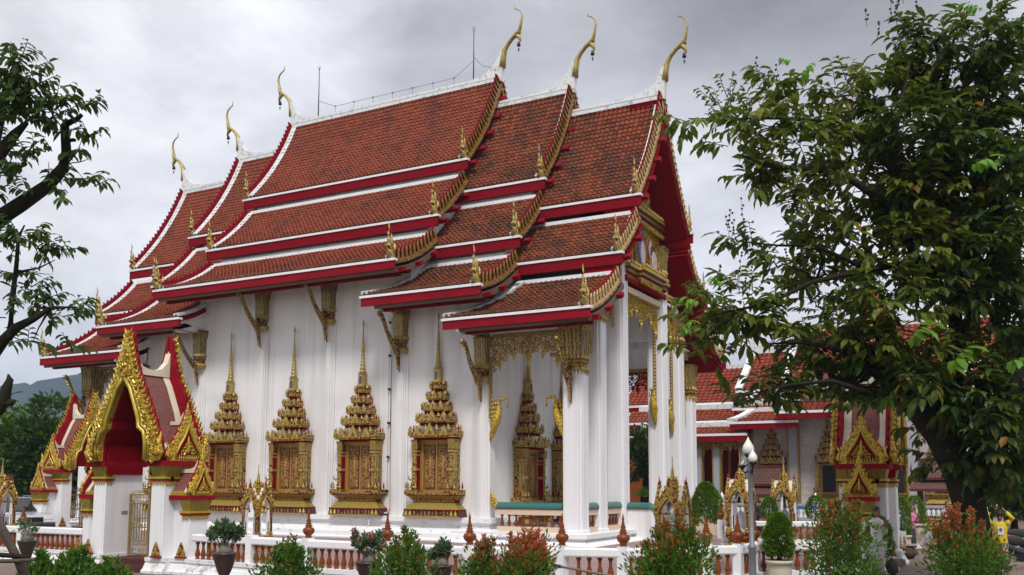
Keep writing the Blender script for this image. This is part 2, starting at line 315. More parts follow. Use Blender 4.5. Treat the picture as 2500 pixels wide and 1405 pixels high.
    def build(s,name,parent=None,mat=None,loc=None):
        me=bpy.data.meshes.new(name); me.from_pydata(s.v,[],s.f)
        for k in s.mats: me.materials.append(M[k])
        me.polygons.foreach_set('material_index',s.m); me.polygons.foreach_set('use_smooth',s.smooth)
        if s.uv is not None:
            L=me.uv_layers.new(name='UVMap').data
            for p in me.polygons:
                u=s.uv.get(p.index)
                if u:
                    for li,q in zip(p.loop_indices,u): L[li].uv=q
        me.update(); o=bpy.data.objects.new(name,me); COL.objects.link(o)
        if parent: o.parent=parent
        if loc: o.location=loc
        return o
def tag(o,label=None,cat=None,group=None,kind=None):
    if label: o['label']=label
    if cat: o['category']=cat
    if group: o['group']=group
    if kind: o['kind']=kind
    return o
def thing(name,loc=(0,0,0),rz=0,label=None,cat=None,group=None):
    o=bpy.data.objects.new(name,None); COL.objects.link(o); o.location=loc; o.rotation_euler=(0,0,rz); o.empty_display_size=.2
    return tag(o,label,cat,group)
def kids(o): return [c for c in bpy.data.objects if c.parent==o]
def copy_tree(o,parent=None,depth=0):
    c=o.copy(); COL.objects.link(c); c.parent=parent
    for ch in list(o.children): copy_tree(ch,c,depth+1)
    return c
def lerp(a,b,t): return a+(b-a)*t
# ================================================================ temple
XC,YC=-29.13,39.88
def curve(top,bot,sag,n=14):
    """roof profile from top (Y,z) to bottom, hollow by sag"""
    ty,tz=bot[0]-top[0],bot[1]-top[1]; L=math.hypot(ty,tz); ny,nz=tz/L,-ty/L
    return [(top[0]+ty*t-ny*sag*4*t*(1-t),top[1]+tz*t-nz*sag*4*t*(1-t)) for t in [i/n for i in range(n+1)]]
def arc_len(P):
    d=[0]
    for a,b in zip(P,P[1:]): d.append(d[-1]+math.dist(a,b))
    return d
def samp(P,D,s):
    s=max(0,min(D[-1],s))
    for i in range(len(P)-1):
        if s<=D[i+1] or i==len(P)-2:
            t=(s-D[i])/(D[i+1]-D[i]); a,b=P[i],P[i+1]; ty,tz=b[0]-a[0],b[1]-a[1]; L=math.hypot(ty,tz)
            return (lerp(a[0],b[0],t),lerp(a[1],b[1],t)),(ty/L,tz/L),(tz/L,-ty/L)
def offs(P,o,i0=0):
    D=arc_len(P); out=[]
    for s in D:
        p,t,n=samp(P,D,s); out.append((p[0]+n[0]*o,p[1]+n[1]*o))
    return out
def mir(P,yc=YC): return [(2*yc-y,z) for y,z in P]
def tiles_mesh(P,xa,xb,xta,xtb,tw=.235,th=.27,mat='roof_tile',tip=True):
    """individually modelled clay tiles over profile P; the ends run from (xa,xb) at the eave to (xta,xtb) at the top"""
    b=MB(); D=arc_len(P); Lt=D[-1]; rows=max(1,round(Lt/th)); th=Lt/rows; x_lo=min(xa,xta); x_hi=max(xb,xtb); n=max(1,round((x_hi-x_lo)/tw)); tw=(x_hi-x_lo)/n
    fr=((0,-.02),(.2,.07),(.6,.075),(.86,-.02))
    for r in range(rows):
        s1=(r+1)*th+.03; s0=r*th-.02; p1,t1,n1=samp(P,D,min(s1,Lt)); p0,_,n0=samp(P,D,s0); u=1-(r+.5)/rows; xl=lerp(xa,xta,u); xr=lerp(xb,xtb,u)
        for i in range(n):
            x=x_lo+i*tw
            if x+tw*.5<xl or x+tw*.5>xr: continue
            jy=R.uniform(-.012,.012); vs=[]
            for fx,h in fr: vs.append((x+fx*tw,p0[0]+n0[0]*(h*.8+.0),p0[1]+n0[1]*(h*.8)))
            for fx,h in fr: hh=h+.05+jy; vs.append((x+fx*tw,p1[0]+n1[0]*hh,p1[1]+n1[1]*hh))
            for fx,h in fr: hh=max(h-.03,-.02)+jy; vs.append((x+fx*tw,p1[0]+n1[0]*hh,p1[1]+n1[1]*hh))
            b.poly(vs,[(k,k+1,k+5,k+4) for k in range(3)]+[(k+4,k+5,k+9,k+8) for k in range(3)],mat)
            if tip and r==rows-1:
                cx=x+tw*.42; b.bud(cx,p1[0]+n1[0]*.02-.02,p1[1]-.03,tw*.75,.19,'eave_tip',.05)
    return b
def slab(b,P,xa,xb,t0,t1,m,xta=None,xtb=None):
    A=offs(P,t0);B=offs(P,t1); n=len(P); vs=[];F_=[]
    xta=xa if xta is None else xta; xtb=xb if xtb is None else xtb
    for i in range(n):
        u=1-i/(n-1); l=lerp(xa,xta,u); r=lerp(xb,xtb,u)
        vs+=[(l,)+A[i],(r,)+A[i],(r,)+B[i],(l,)+B[i]]
    for i in range(n-1):
        for k in range(4): F_.append((4*i+k,4*i+(k+1)%4,4*i+4+(k+1)%4,4*i+4+k))
    F_+=[(0,1,2,3),(4*n-1,4*n-2,4*n-3,4*n-4)]
    b.poly(vs,F_,m)
def band(b,P,X0,X1,o0,o1,m,s0=0,s1=1):
    n=len(P); i0=int(s0*(n-1)); i1=int(round(s1*(n-1)))
    A=offs(P,o0)[i0:i1+1];B=offs(P,o1)[i0:i1+1]
    k=len(A); vs=[(X0,)+q for q in A]+[(X0,)+q for q in B]+[(X1,)+q for q in A]+[(X1,)+q for q in B]; F_=[]
    for i in range(k-1):
        F_+=[(i,i+1,k+i+1,k+i),(2*k+i,3*k+i,3*k+i+1,2*k+i+1),(i,2*k+i,2*k+i+1,i+1),(k+i,k+i+1,3*k+i+1,3*k+i)]
    F_+=[(0,k,3*k,2*k),(k-1,3*k-1,4*k-1,2*k-1)]
    b.poly(vs,F_,m)
def barge(parent,P,X,d,mirrored,last,scale=1,gold=True,far=False,fm='gold_plain'):
    """barge board along a gable verge: white capping, red board, slanted flame fins, gold under-moulding and purlin ends"""
    b=MB(); k=scale; D=arc_len(P); L=D[-1]; Q=P
    def mm(pts): return mir(pts) if mirrored else pts
    W=MB()
    b1=MB()
    def bnd(bb,x0,x1,o0,o1,m):
        c=MB(); band(c,P,x0,x1,o0*k,o1*k,m)
        vs=[(x,2*YC-y,z) for x,y,z in c.v] if mirrored else c.v
        bb.poly(vs,c.f,m)
    bnd(W,X-d*(.26 if d>0 else .46)*k,X-d*.1*k,-.02,.11,'ridge_white')
    bnd(b,X-d*.10*k,X-d*.0,-.20,.30,'red')
    if gold: bnd(b,X-d*.0,X+d*.05*k,-.23,-.08,fm); bnd(b,X+d*.05*k,X+d*.09*k,-.27,-.20,'gold_shade')
    n=max(3,int(L/(.30*k)))
    for i in range(n):
        s=(i+.15)*L/n; p,t,nn=samp(P,D,s+.09*k); w=.20*k; f=i/n
        lean=.16*k; h0,h1=-.02*k,.40*k
        def pt(a,h): return (p[0]+t[0]*a+nn[0]*h, p[1]+t[1]*a+nn[1]*h)
        pts=[pt(-w/2,h0),pt(w/2,h0),pt(w*.55-lean*.5,h1*.55),pt(-w*.1-lean,h1),pt(-w*.55-lean*.5,h1*.45)]
        pts=mm(pts)
        b.prism(pts,'x',X-d*.07*k,X+d*.0,'red')
        if gold:
            pts=mm([pt(-w*.24,h0-.10*k),pt(w*.20,h0-.10*k),pt(w*.18-lean*.5,h1*.5),pt(-w*.1-lean*.9,h1*.84),pt(-w*.24-lean*.5,h1*.42)])
            b.prism(pts,'x',X-d*.0,X+d*.06*k,fm)
    np_=max(2,int(L/(1.15*k))); 
    for i in range(np_):
        p,t,nn=samp(P,D,(i+.75)*L/np_-.1)
        def pt(a,h): return (p[0]+t[0]*a+nn[0]*h, p[1]+t[1]*a+nn[1]*h)
        b.prism(mm([pt(-.13*k,-.60*k),pt(.13*k,-.60*k),pt(.13*k,-.43*k),pt(-.13*k,-.43*k)]),'x',X-d*(.1 if mirrored else .9)*k,X+d*(.12 if mirrored else .32)*k,'red_bright')
    nm='barge_board'
    o=b.build(nm,parent); w=W.build('verge_capping',parent)
    return o
def hook(parent,X,d,Y,z,sc_=1.0,mirrored=False,name='roof_hook'):
    """gilded flame finial at the foot of a barge board"""
    b=MB(); s=-1 if mirrored else 1
    def T(*pts): return [(X+d*a*.35*sc_, Y-s*bb*sc_, z+c*sc_) for a,bb,c in pts]
    b.tube(T((0,-.30,-.02),(0,-.10,.05),(0,.10,.18),(0,.16,.45),(0,.06,.62)),[.10*sc_,.15*sc_,.16*sc_,.13*sc_,.07*sc_],'gold_plain',7)
    b.tube(T((0,.02,.5),(0,.13,.75),(0,.16,1.0),(0,.10,1.3),(0,.17,1.55)),[.10*sc_,.085*sc_,.065*sc_,.04*sc_,.008],'gold_plain',6)
    b.tube(T((.1,-.10,.35),(.1,-.02,.62),(.1,-.05,.85),(.1,.0,1.05)),[.09*sc_,.075*sc_,.05*sc_,.008],'gold_plain',6)
    b.tube(T((0,-.30,.15),(0,-.27,.4),(0,-.33,.6),(0,-.28,.78)),[.09*sc_,.08*sc_,.05*sc_,.008],'gold_plain',6)
    b.lathe([(.03,0),(.16,.07),(.19,.18),(.14,.32),(.05,.4)],(X,Y+s*.06*sc_,z+.08*sc_),'gold_carved',8,sx=sc_*.8,sy=sc_)
    return b.build(name,parent)
CH_A=[((1234,172),11),((1236,150),9.5),((1240,130),7.5),((1247,117),6.2),((1257,103),6),((1267,93),7),((1275,84),6.2),((1279,65),4.4),((1282,48),3.2),((1279.5,37),2.6),((1272,31),2.2),((1263.5,29),1.8),((1264,24),1.5),((1261.5,17),.8)]
CHP=[(onY(p[0],p[1],YC),r*.0215) for p,r in CH_A]
CHB=onY(1234,179,YC)
def chofa(parent,X,z,d,k=1,bell=True,Y=YC):
    b=MB(); pts=[(X+d*(p.x-CHB.x)*k,Y,z+(p.z-CHB.z)*k) for p,r in CHP]; rs=[(r*k*.62,r*k) for p,r in CHP]
    b.tube(pts,rs,'gold_plain',8,flat=(0,1,0))
    h=Vector(pts[5]); b.tube([h,h+Vector((d*.14,0,-.12))*k,h+Vector((d*.24,0,-.30))*k,h+Vector((d*.27,0,-.46))*k],[.12*k,.11*k,.07*k,.01],'gold_plain',7)
    b.tube([h+Vector((d*.12,0,.2))*k,h+Vector((d*.22,0,.05))*k,h+Vector((d*.24,0,-.02))*k],[.09*k,.08*k,.03*k],'gold_mosaic',6)
    o=b.build('ridge_finial',parent)
    if bell:
        c=MB(); q=h+Vector((d*.16,0,-.38))*k; c.lathe([(.01,0),(.05,-.03),(.09,-.16),(.1,-.24),(.02,-.26)],tuple(q),'black_iron',8,sx=k,sy=k); c.tube([q,q+Vector((0,0,-.34*k))],.008,'black_iron',4)
        q2=q+Vector((0,0,-.34*k)); c.prism([(q2.x-.06*k,q2.z-.06*k),(q2.x,q2.z),(q2.x+.06*k,q2.z-.06*k),(q2.x,q2.z-.24*k)],'y',q2.y-.006,q2.y+.006,'wire'); c.build('bell',o)
    return o
def ridge_cap(parent,xa,xb,z,hl,hr,w=.16,name='ridge_capping',Y=YC,k=1):
    """white ridge with the ends sweeping up to the finials"""
    pts=[(xa,z-.08),(xb,z-.08)]
    if hr: pts+=[(xb,z+1.55*k),(xb-.12,z+1.45*k),(xb-.32*k,z+1.0*k),(xb-.62*k,z+.66*k),(xb-1.05*k,z+.44*k),(xb-1.8*k,z+.29*k)]
    else: pts+=[(xb,z+.25*k)]
    if hl: pts+=[(xa+1.8*k,z+.29*k),(xa+1.05*k,z+.44*k),(xa+.62*k,z+.66*k),(xa+.32*k,z+1.0*k),(xa+.12,z+1.45*k),(xa,z+1.55*k)]
    else: pts+=[(xa,z+.25*k)]
    b=MB(); b.prism(pts,'y',Y-w,Y+w,'ridge_white'); b.box(xa+.3,xb-.3,Y-w-.12,Y-w+.02,z-.12,z+.05,'ridge_white'); b.box(xa+.3,xb-.3,Y-w-.05,Y-w+.02,z+.10,z+.13,'marble_grey')
    return b.build(name,parent)
SEC={'A':dict(L=6.93,rz=22.5,apex=22.98,t=[((36.41,17.40),),((33.97,14.10),),((30.78,11.45),)]),
     'B':dict(L=10.94,rz=21.12,apex=21.62,t=[((36.43,15.85),),((34.06,12.66),),((30.84,10.02),)]),
     'C':dict(L=15.47,rz=19.9,apex=20.50,t=[((36.30,14.44),),((34.17,11.50),),((31.00,8.78),)])}
SAG=[.30,.13,.22]
def sec_profiles(S):
    b=[t[0] for t in S['t']]
    tops=[(YC-.1,S['rz']),(b[0][0]+.13,b[0][1]-.87),(b[1][0]+.13,b[1][1]-.93)]
    return [curve(tops[i],b[i],SAG[i]) for i in range(3)]
temple=thing('temple',(0,0,0),0,'large white temple hall with three stepped tiers of orange tiled roof and gilded finials','temple')
def under(prof,dz=.45):
    return [(p[0],p[1]-dz) for p in prof]
def wall_poly(S,z0,yw=33.0,dz=.42):
    P=sec_profiles(S); near=[(yw,z0)]
    q=[p for p in reversed(P[2]) if p[0]>yw]; D=[p for p in P[2]]
    zw=None
    for a,b in zip(P[2],P[2][1:]):
        if a[0]>=yw>=b[0]: zw=lerp(b[1],a[1],(yw-b[0])/(a[0]-b[0]))
    near.append((yw,zw-dz)); near.append((P[2][0][0],P[2][0][1]-dz)); near.append((P[1][-1][0]+.3,P[1][-1][1]-.6)); near.append((P[1][0][0],P[1][0][1]-dz)); near.append((P[0][-1][0]+.3,P[0][-1][1]-.5)); near.append((YC,S['rz']-1.0))
    return near+mir(near[:-1])[::-1]
def roof_section(key,side):
    """side 0 = both ends (middle section), +1 front part, -1 back part"""
    S=SEC[key]; P=sec_profiles(S); L=S['L']
    mat='roof_tile' if key=='A' or side<0 else 'roof_tile_mossy'
    start={'A':0,'B':6.2,'C':10.2}[key]
    for ti in range(3):
        xa,xb=XC-L+.12,XC+L-.12; xta,xtb=xa,xb
        if side: 
            xa=xta=XC+start
            if ti==2: xa=XC+{'B':5.36,'C':9.28}[key]; xta=XC+{'B':6.2,'C':10.9}[key]
            if ti==1: xa=XC+start-.25; xta=XC+start+.2
            if side<0: xa,xb,xta,xtb=2*XC-xb,2*XC-xa,2*XC-xtb,2*XC-xta
        b=tiles_mesh(P[ti],xa,xb,xta,xtb,mat=mat); slab(b,P[ti],xa,xb,-.22,-.02,'red_deep',xta,xtb)
        o=b.build('roof_tiles',temple)
        b=MB(); c=MB(); slab(c,P[ti],xa,xb,-.22,.05,'red_deep',xta,xtb)
        b.poly([(x,2*YC-y,z) for x,y,z in c.v],c.f,'red_deep')
        c=MB(); slab(c,P[ti],xa,xb,.052,.08,mat,xta,xtb); b.poly([(x,2*YC-y,z) for x,y,z in c.v],c.f,mat)
        of=b.build('roof_tiles',temple)
        # eave boards
        by,bz=P[ti][-1]
        for mm_ in (False,True):
            e=MB()
            def Y_(a,c): return (a,c) if not mm_ else (2*YC-c,2*YC-a)
            x0,x1=(XC-L-.10,XC+L+.10) if not side else ((xa-.12,XC+L+.10) if side>0 else (XC-L-.10,xb+.12))
            y0,y1=Y_(by-.07,by+.16); e.box(x0,x1,y0,y1,bz-.14,bz-.04,'column_white')
            y0,y1=Y_(by-.02,by+.10); e.box(x0+.05,x1-.05,y0,y1,bz-(.47 if ti==2 else .56),bz-.14,'red_bright' if ti==2 else 'red')
            if ti and not mm_: 
                ty,tz=P[ti][0]; y0,y1=Y_(ty-.10,ty+.25); fl=MB(); fl.box(min(xta,xa)+.3 if side<=0 or ti==1 else xta,max(xtb,xb)-.3 if side>=0 or ti==1 else xtb,y0,y1,tz-.02,tz+.14,'column_white'); fl.build('flashing',o)
            e.build('eave_board',of if mm_ else o)
        # underside near the wall
        if ti==2:
            u=MB(); Pu=[p for p in P[2]]; sx0,sx1=max(x0+.06,XC-L+.06),min(x1-.06,XC+L-.06)
            if side>0: sx0=xa+.5
            if side<0: sx1=xb-.5
            slab(u,Pu,sx0,sx1,-.62,-.40,'soffit'); 
            for q in range(2): 
                p,t,nn=samp(Pu,arc_len(Pu),arc_len(Pu)[-1]*(.62+.2*q)); u.box(sx0+.1,sx1-.04,p[0]-.08,p[0]+.08,p[1]-.82,p[1]-.55,'red')
            u.build('soffit',o)
            if side:
                h=MB(); A=offs(P[2],-.03); pts=[q for q in A if q[0]<33.2]; pts=pts+[(31.05,A[-1][1]-.55),(31.4,A[-1][1]-.62),(33.2,A[-1][1]-.35)]
                xe=(sx0,sx0+.12) if side>0 else (sx1-.12,sx1); h.prism(pts,'x',xe[0],xe[1],'plaster'); z_=A[-1][1]-.38; h.box(xe[0]-.02,xe[1]+.02,31.1,33.1,z_-.14,z_-.09,'gold_plain'); h.build('eave_return',o)
            if side:
                # white hip capping where the low tier slides under its neighbour
                h=MB(); A=offs(P[2],.03); B_=offs(P[2],.17); n=len(A); s_=1 if side>0 else -1
                ea,eta=(xa,xta) if side>0 else (xb,xtb)
                for i in range(n-1):
                    u0,u1=1-i/(n-1),1-(i+1)/(n-1); l0,l1=lerp(ea,eta,u0),lerp(ea,eta,u1); w=.3*s_; f=-.06*s_
                    h.poly([(l0+f,)+A[i],(l0+w,)+A[i],(l1+w,)+A[i+1],(l1+f,)+A[i+1],(l0+f,)+B_[i],(l0+w,)+B_[i],(l1+w,)+B_[i+1],(l1+f,)+B_[i+1]],[(0,1,2,3),(4,7,6,5),(0,4,5,1),(1,5,6,2),(2,6,7,3),(3,7,4,0)],'ridge_white')
                h.build('hip_capping',o)
        for d in ((1,-1) if not side else (side,)):
            X=XC+d*(L-.14)
            for mm_ in (False,True):
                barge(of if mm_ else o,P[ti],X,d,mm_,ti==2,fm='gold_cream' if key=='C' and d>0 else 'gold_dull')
                hy,hz=P[ti][-1]; hook(of if mm_ else o,X-d*.02,d,(2*YC-hy) if mm_ else hy,hz+.02,.95,mm_)
    # ridge, finials and gable panels
    if not side: rc=ridge_cap(temple,XC-L,XC+L,S['rz'],True,True)
    elif side>0: rc=ridge_cap(temple,XC+start,XC+L,S['rz']-.02,False,True)
    else: rc=ridge_cap(temple,XC-L,XC-start,S['rz']-.02,True,False)
    for d in ((1,-1) if not side else (side,)):
        X=XC+d*L; chofa(rc,X-d*.02,S['apex']+.05,d)
        if key!='C' or d<0:
            g=MB(); pts=[(p[0]+.1,p[1]-.2) for p in reversed(P[0])]; pts=pts+mir(pts[:-1])[::-1]; g.prism(pts,'x',X-d*.55,X-d*.65,'red_deep'); g.build('gable_panel',rc)
for k_,s_ in (('A',0),('B',1),('B',-1),('C',1),('C',-1)): roof_section(k_,s_)
# lightning rods with their wire
for x,top in ((-34.1,25.62),(-23.92,25.55)):
    b=MB(); b.tube([(x,YC,22.7),(x,YC,top)],[.035,.022],'wire',6)
    for a in range(3): b.tube([(x,YC,top-.12),(x+.12*math.cos(a*2.1),YC+.12*math.sin(a*2.1),top+.14)],.012,'wire',4)
    b.tube([(x,YC,top-.1),(x,YC,top+.22)],.012,'wire',4); b.build('lightning_rod',temple)
b=MB(); xs=[-34.1,-32.9,-31.6,-30.3,-29.0,-27.7,-26.4,-25.1,-23.92]; zs=[23.75]+[23.2]*7+[23.9]
b.tube([(x,YC,z) for x,z in zip(xs,zs)],.012,'wire',4); b.tube([(-23.92,YC,24.1),(-23.4,YC,23.5),(-22.9,YC-.05,23.3),(-22.5,YC-.2,23.0)],.012,'wire',4)
for x in xs[1:-1]: b.tube([(x,YC,22.7),(x,YC,23.22)],.012,'wire',4); b.box(x-.03,x+.03,YC-.03,YC+.03,23.18,23.24,'wire')
b.build('ground_wire',temple)
# ---- walls
b=MB(); b.prism(wall_poly(SEC['A'],.9),'x',XC-6.25,XC+6.25,'plaster')
for s_ in (1,-1):
    xa,xb=sorted((XC+s_*6.25,XC+s_*10.13)); b.prism(wall_poly(SEC['B'],.9),'x',xa,xb,'plaster')
wall=b.build('wall',temple)
PIL=[XC+o for o in (-9.98,-5.95,-1.98,1.98,5.95,9.98)]
for i,x in enumerate(PIL):
    top={0:9.0,5:9.0,1:10.3,4:10.3,2:11.7,3:11.7}[i]
    for far in (0,1):
        b=MB(); s=1 if not far else -1; y0=33.0 if not far else 2*YC-33.0
        for w,dp in ((.30,.07),(.20,.12),(.12,.16)): b.box(x-w,x+w,min(y0,y0-s*dp),max(y0,y0-s*dp),.92,top,'plaster')
        if not far or i in (0,5): b.build('pilaster',wall)
b=MB(); b.box(-19.02,-18.86,32.98,33.35,.92,8.6,'plaster'); b.build('pilaster',wall)
# moulded plinth
def plinth(b,x0,x1,y0,y1,prof,m='white_paint'):
    for (o0,z0),(o1,z1) in zip(prof,prof[1:]):
        if z0==z1: continue
        vs=[(x0-o0,y0-o0,z0),(x1+o0,y0-o0,z0),(x1+o0,y1+o0,z0),(x0-o0,y1+o0,z0),(x0-o1,y0-o1,z1),(x1+o1,y0-o1,z1),(x1+o1,y1+o1,z1),(x0-o1,y1+o1,z1)]
        b.poly(vs,[(0,3,2,1),(4,5,6,7),(0,1,5,4),(1,2,6,5),(2,3,7,6),(3,0,4,7)],m)
b=MB(); plinth(b,-39.26,-19.0,33.0,46.76,[(.98,-.6),(.98,.05),(.90,.12),(.88,.28),(.55,.46),(.26,.50),(.26,.58),(.22,.60),(.22,.66),(.28,.70),(.28,.72),(.40,.73),(.40,.93)])
b.build('plinth',temple)
for s_ in (1,-1):
    b=MB(); xa,xb=sorted((XC+s_*9.3,XC+s_*14.45)); plinth(b,xa,xb,32.55,2*YC-32.55,[(.85,-.6),(.85,-.02),(.5,.10),(.25,.13),(.20,.16),(.20,.2),(.28,.22),(.28,.25),(.38,.26),(.38,.42)])
    b.build('plinth',temple)
# ---- ornate window and door frames
def ornate(parent,x,y,z,rz,kind='window',k=1.0):
    o=bpy.data.objects.new(kind,None); COL.objects.link(o); o.parent=parent; o.location=(x,y,z); o.rotation_euler=(0,0,rz); o.scale=(k,k,k)
    G='gold_carved'
    def proj(b,x0,x1,dep,z0,z1,m): b.box(x0,x1,-dep,.0,z0,z1,m)
    b=MB() # stepped base
    b.prism([(-1.38,0),(1.38,0),(1.30,.30),(-1.30,.30)],'y',-.62,0,'maroon')
    for i in range(14): b.box(-1.2+i*.18,-1.12+i*.18,-.632,-.60,.06,.24,'gold_shade' if i%2 else 'gold_fine')
    b.box(-1.36,1.36,-.65,0,0,.05,'gold_plain')
    b.poly([(-1.30,-.64,.30),(1.30,-.64,.30),(1.30,0,.30),(-1.30,0,.30),(-1.02,-.42,.58),(1.02,-.42,.58),(1.02,0,.58),(-1.02,0,.58)],[(4,5,6,7),(0,1,5,4),(1,2,6,5),(3,0,4,7)],'gold_olive')
    b.box(-1.32,1.32,-.66,0,.27,.31,'red')
    b.box(-1.0,1.0,-.42,0,.58,.68,'red_deep')
    for i in range(22): b.bud(-.96+i*.0915,-.43,.59,.07,.1,'gold_plain',.04)
    b.poly([(-.98,-.42,.66),(.98,-.42,.66),(.98,0,.66),(-.98,0,.66),(-1.22,-.60,.86),(1.22,-.60,.86),(1.22,0,.86),(-1.22,0,.86)],[(0,3,2,1),(4,5,6,7),(0,1,5,4),(1,2,6,5),(3,0,4,7)],'gold_carved')
    b.box(-1.25,1.25,-.62,0,.86,.90,'maroon')
    for s in (-1,1):
        b.box(s*1.28 if s<0 else .66,-.66 if s<0 else s*1.28,-.66,0,.90,1.10,G)
        for i in range(4): b.bud(s*(.78+i*.16),-.60+.03*(i%2),1.10,.13,.30+.06*(i%2),G if i%2 else 'gold_plain')
        b.bud(s*1.25,-.45,1.1,.1,.34,'red'); b.bud(s*1.25,-.2,1.1,.1,.34,'red')
        for q in range(2): b.bud(s*(1.0+.2*q),-.65,.02,.16,.26,'gold_yellow')
    b.box(-.66,.66,-.60,0,.90,.98,'gold_carved')
    b.build('sill',o)
    for s in (-1,1): # clustered columns
        b=MB()
        x0,x1=sorted((s*.79,s*.99)); cx=(x0+x1)/2
        b.box(x0,x1,-.50,0,.98,2.72,G); b.box(x0+.05,x1-.05,-.53,-.50,1.1,2.6,'gold_plain')
        for t in range(11): b.bud(cx,-.54,1.12+t*.135,.12,.16,G,.05)
        for (z1,z2,e) in ((1.02,1.08,.03),(1.88,1.98,.04),(2.50,2.56,.02),(2.64,2.72,.03)): b.box(x0-e,x1+e,-.50-e-.03,0,z1,z2,'gold_plain')
        b.box(*sorted((s*.99,s*1.02)),-.40,-.26,1.1,2.5,'gold_mosaic'); b.box(*sorted((s*.99,s*1.03)),-.20,-.06,1.0,2.7,G); b.box(*sorted((s*.99,s*1.025)),-.50,-.44,1.0,2.7,'gold_plain')
        b.poly([(x0,-.50,2.72),(x1,-.50,2.72),(x1,0,2.72),(x0,0,2.72),(x0-.06,-.58,3.16),(x1+.06,-.58,3.16),(x1+.06,0,3.16),(x0-.06,0,3.16)],[(4,5,6,7),(0,1,5,4),(1,2,6,5),(3,0,4,7)],G)
        for i in range(4): b.box(x0+.0+i*.07,x0+.03+i*.07,-.585,-.5,2.76,3.12,'gold_plain')
        for i in range(5): b.box(*sorted((s*.99,s*1.055)),-.08-i*.10-.03,-.08-i*.10+.0,2.76,3.12,'gold_plain')
        b.tube([(s*1.05,-.52,1.5),(s*1.16,-.54,1.55),(s*1.13,-.54,1.72)],[.05,.04,.01],G,5)
        b.box(*sorted((s*.775,s*.79)),-.50,.0,.98,3.2,'red')
        b.build('column',o)
    b=MB() # door leaves deep in the reveal, frame
    fr='door_frame'
    b.box(-.775,-.60,-.26,0,.98,3.18,fr); b.box(.60,.775,-.26,0,.98,3.18,fr); b.box(-.6,.6,-.26,0,3.0,3.18,fr); b.box(-.6,.6,-.26,0,.98,1.08,fr); b.box(-.77,.77,-.40,0,3.1,3.22,'gold_plain'); b.box(-.66,-.62,-.29,-.26,1.0,3.1,'gold_plain'); b.box(.62,.66,-.29,-.26,1.0,3.1,'gold_plain')
    b.build('frame',o)
    for s in (-1,1):
        b=MB(); x0,x1=(-.6,-.035) if s<0 else (.035,.6); b.box(x0,x1,-.16,-.04,1.08,3.0,'door_frame'); b.box(x0+.05,x1-.05,-.185,-.16,1.13,2.94,'maroon'); b.box(x0+.07,x1-.07,-.21,-.185,1.15,2.92,'door_panel')
        xc=(x0+x1)/2
        b.lathe([(.02,0),(.10,.02),(.05,.16),(.07,.2),(.05,.45),(.085,.62),(.06,.74),(.045,.76),(.05,.84),(.005,.98)],(xc,-.215,1.55),'door_frame',8,sy=.35)
        for t in range(6): 
            for q in (-1,1): b.scroll((xc+q*.08,-.215,2.45-t*.0+((t%3)*.15) if t<3 else 1.25+((t-3)*.1)),.07,'door_frame',flip=q,w=.014,n=7)
        b.build('shutter' if kind=='window' else 'door_leaf',o)
    b=MB(); b.box(-.035,.035,-.22,-.04,1.08,3.0,'door_frame'); b.build('mullion',o)
    # crown: stacked corona tiers
    b=MB()
    tiers=[(1.10,3.23,.52,.62),(.84,3.85,.44,.50),(.62,4.33,.40,.42),(.45,4.80,.36,.34),(.33,5.25,.34,.27)]
    for i,(hw,z0,hh,dp) in enumerate(tiers):
        ex=.10 if i==0 else 0
        b.box(-hw*.86,hw*.86,-dp*.8,0,z0-.10,z0+.02,'red_deep')
        bz=hh*.5
        for (a,w2,z1,z2,m) in ((1.0,1.0,0,.12,'gold_plain'),(.95,.96,.12,.22,'red_deep'),(1.04,1.05,.16,.5,G)):
            b.box(-hw*w2,hw*w2,-dp*a,0,z0+bz*z1*2 if z1 else z0,z0+hh*z2,m)
        b.box(-hw*.72,hw*.72,-dp*1.10,0,z0,z0+hh*.46,G); b.box(-hw*.34,hw*.34,-dp*1.2,0,z0,z0+hh*.47,G)
        n=max(3,round(hw*7))
        for j in range(n+1):
            xx=lerp(-hw*.97,hw*.97,j/n); b.bud(xx,-dp*(1.0 if abs(xx)>hw*.72 else 1.08),z0+hh*.46,hw*1.35/n,hh*(.50+.12*(j%2)),'gold_plain' if j%2 else G,.10)
        for xx,ww in ((0,.40),(-.60,.28),(.60,.28)):
            if i<4: b.gablet(hw*xx,-dp*(1.2 if xx==0 else 1.08),z0+hh*.15,hw*ww*1.25,hh*(1.0 if xx==0 else .8),'gold_plain',G)
        for s in (-1,1):
            for j in range(3): b.bud(s*hw,-dp*(.2+.3*j),z0+hh*.45,.12,hh*.65,'red' if j%2 else G,.12)
            b.box(s*hw*1.0-.03,s*hw*1.0+.03,-dp*.5,-dp*.25,z0+hh*.1,z0+hh*.35,'gold_yellow')
    b.build('crown',o)
    b=MB(); b.sq([(.17,5.5),(.21,5.53),(.21,5.58),(.17,5.6),(.14,6.05),(.17,6.1),(.1,6.14)],(0,-.17,0),'gold_plain',.25); 
    for a in range(4): b.box(-.05,.05,-.36+.0,-.32,5.66,5.98,'emblem_blue')
    b.lathe([(.12,6.12),(.16,6.16),(.16,6.2),(.1,6.24),(.1,6.28),(.13,6.33),(.10,6.40),(.085,6.43),(.115,6.48),(.09,6.56),(.075,6.58),(.1,6.63),(.08,6.70),(.065,6.72),(.09,6.77),(.07,6.84),(.055,6.86),(.08,6.91),(.06,6.98),(.05,7.0),(.065,7.05),(.075,7.1),(.05,7.55),(.035,7.6),(.055,7.63),(.035,7.66),(.022,8.2),(.05,8.27),(.04,8.35),(.005,8.52)],(0,-.17,0),'gold_plain',8)
    b.build('spire',o)
    return o
WX=[XC+o*3.913 for o in (-2,-1,0,1,2)]
w0=None
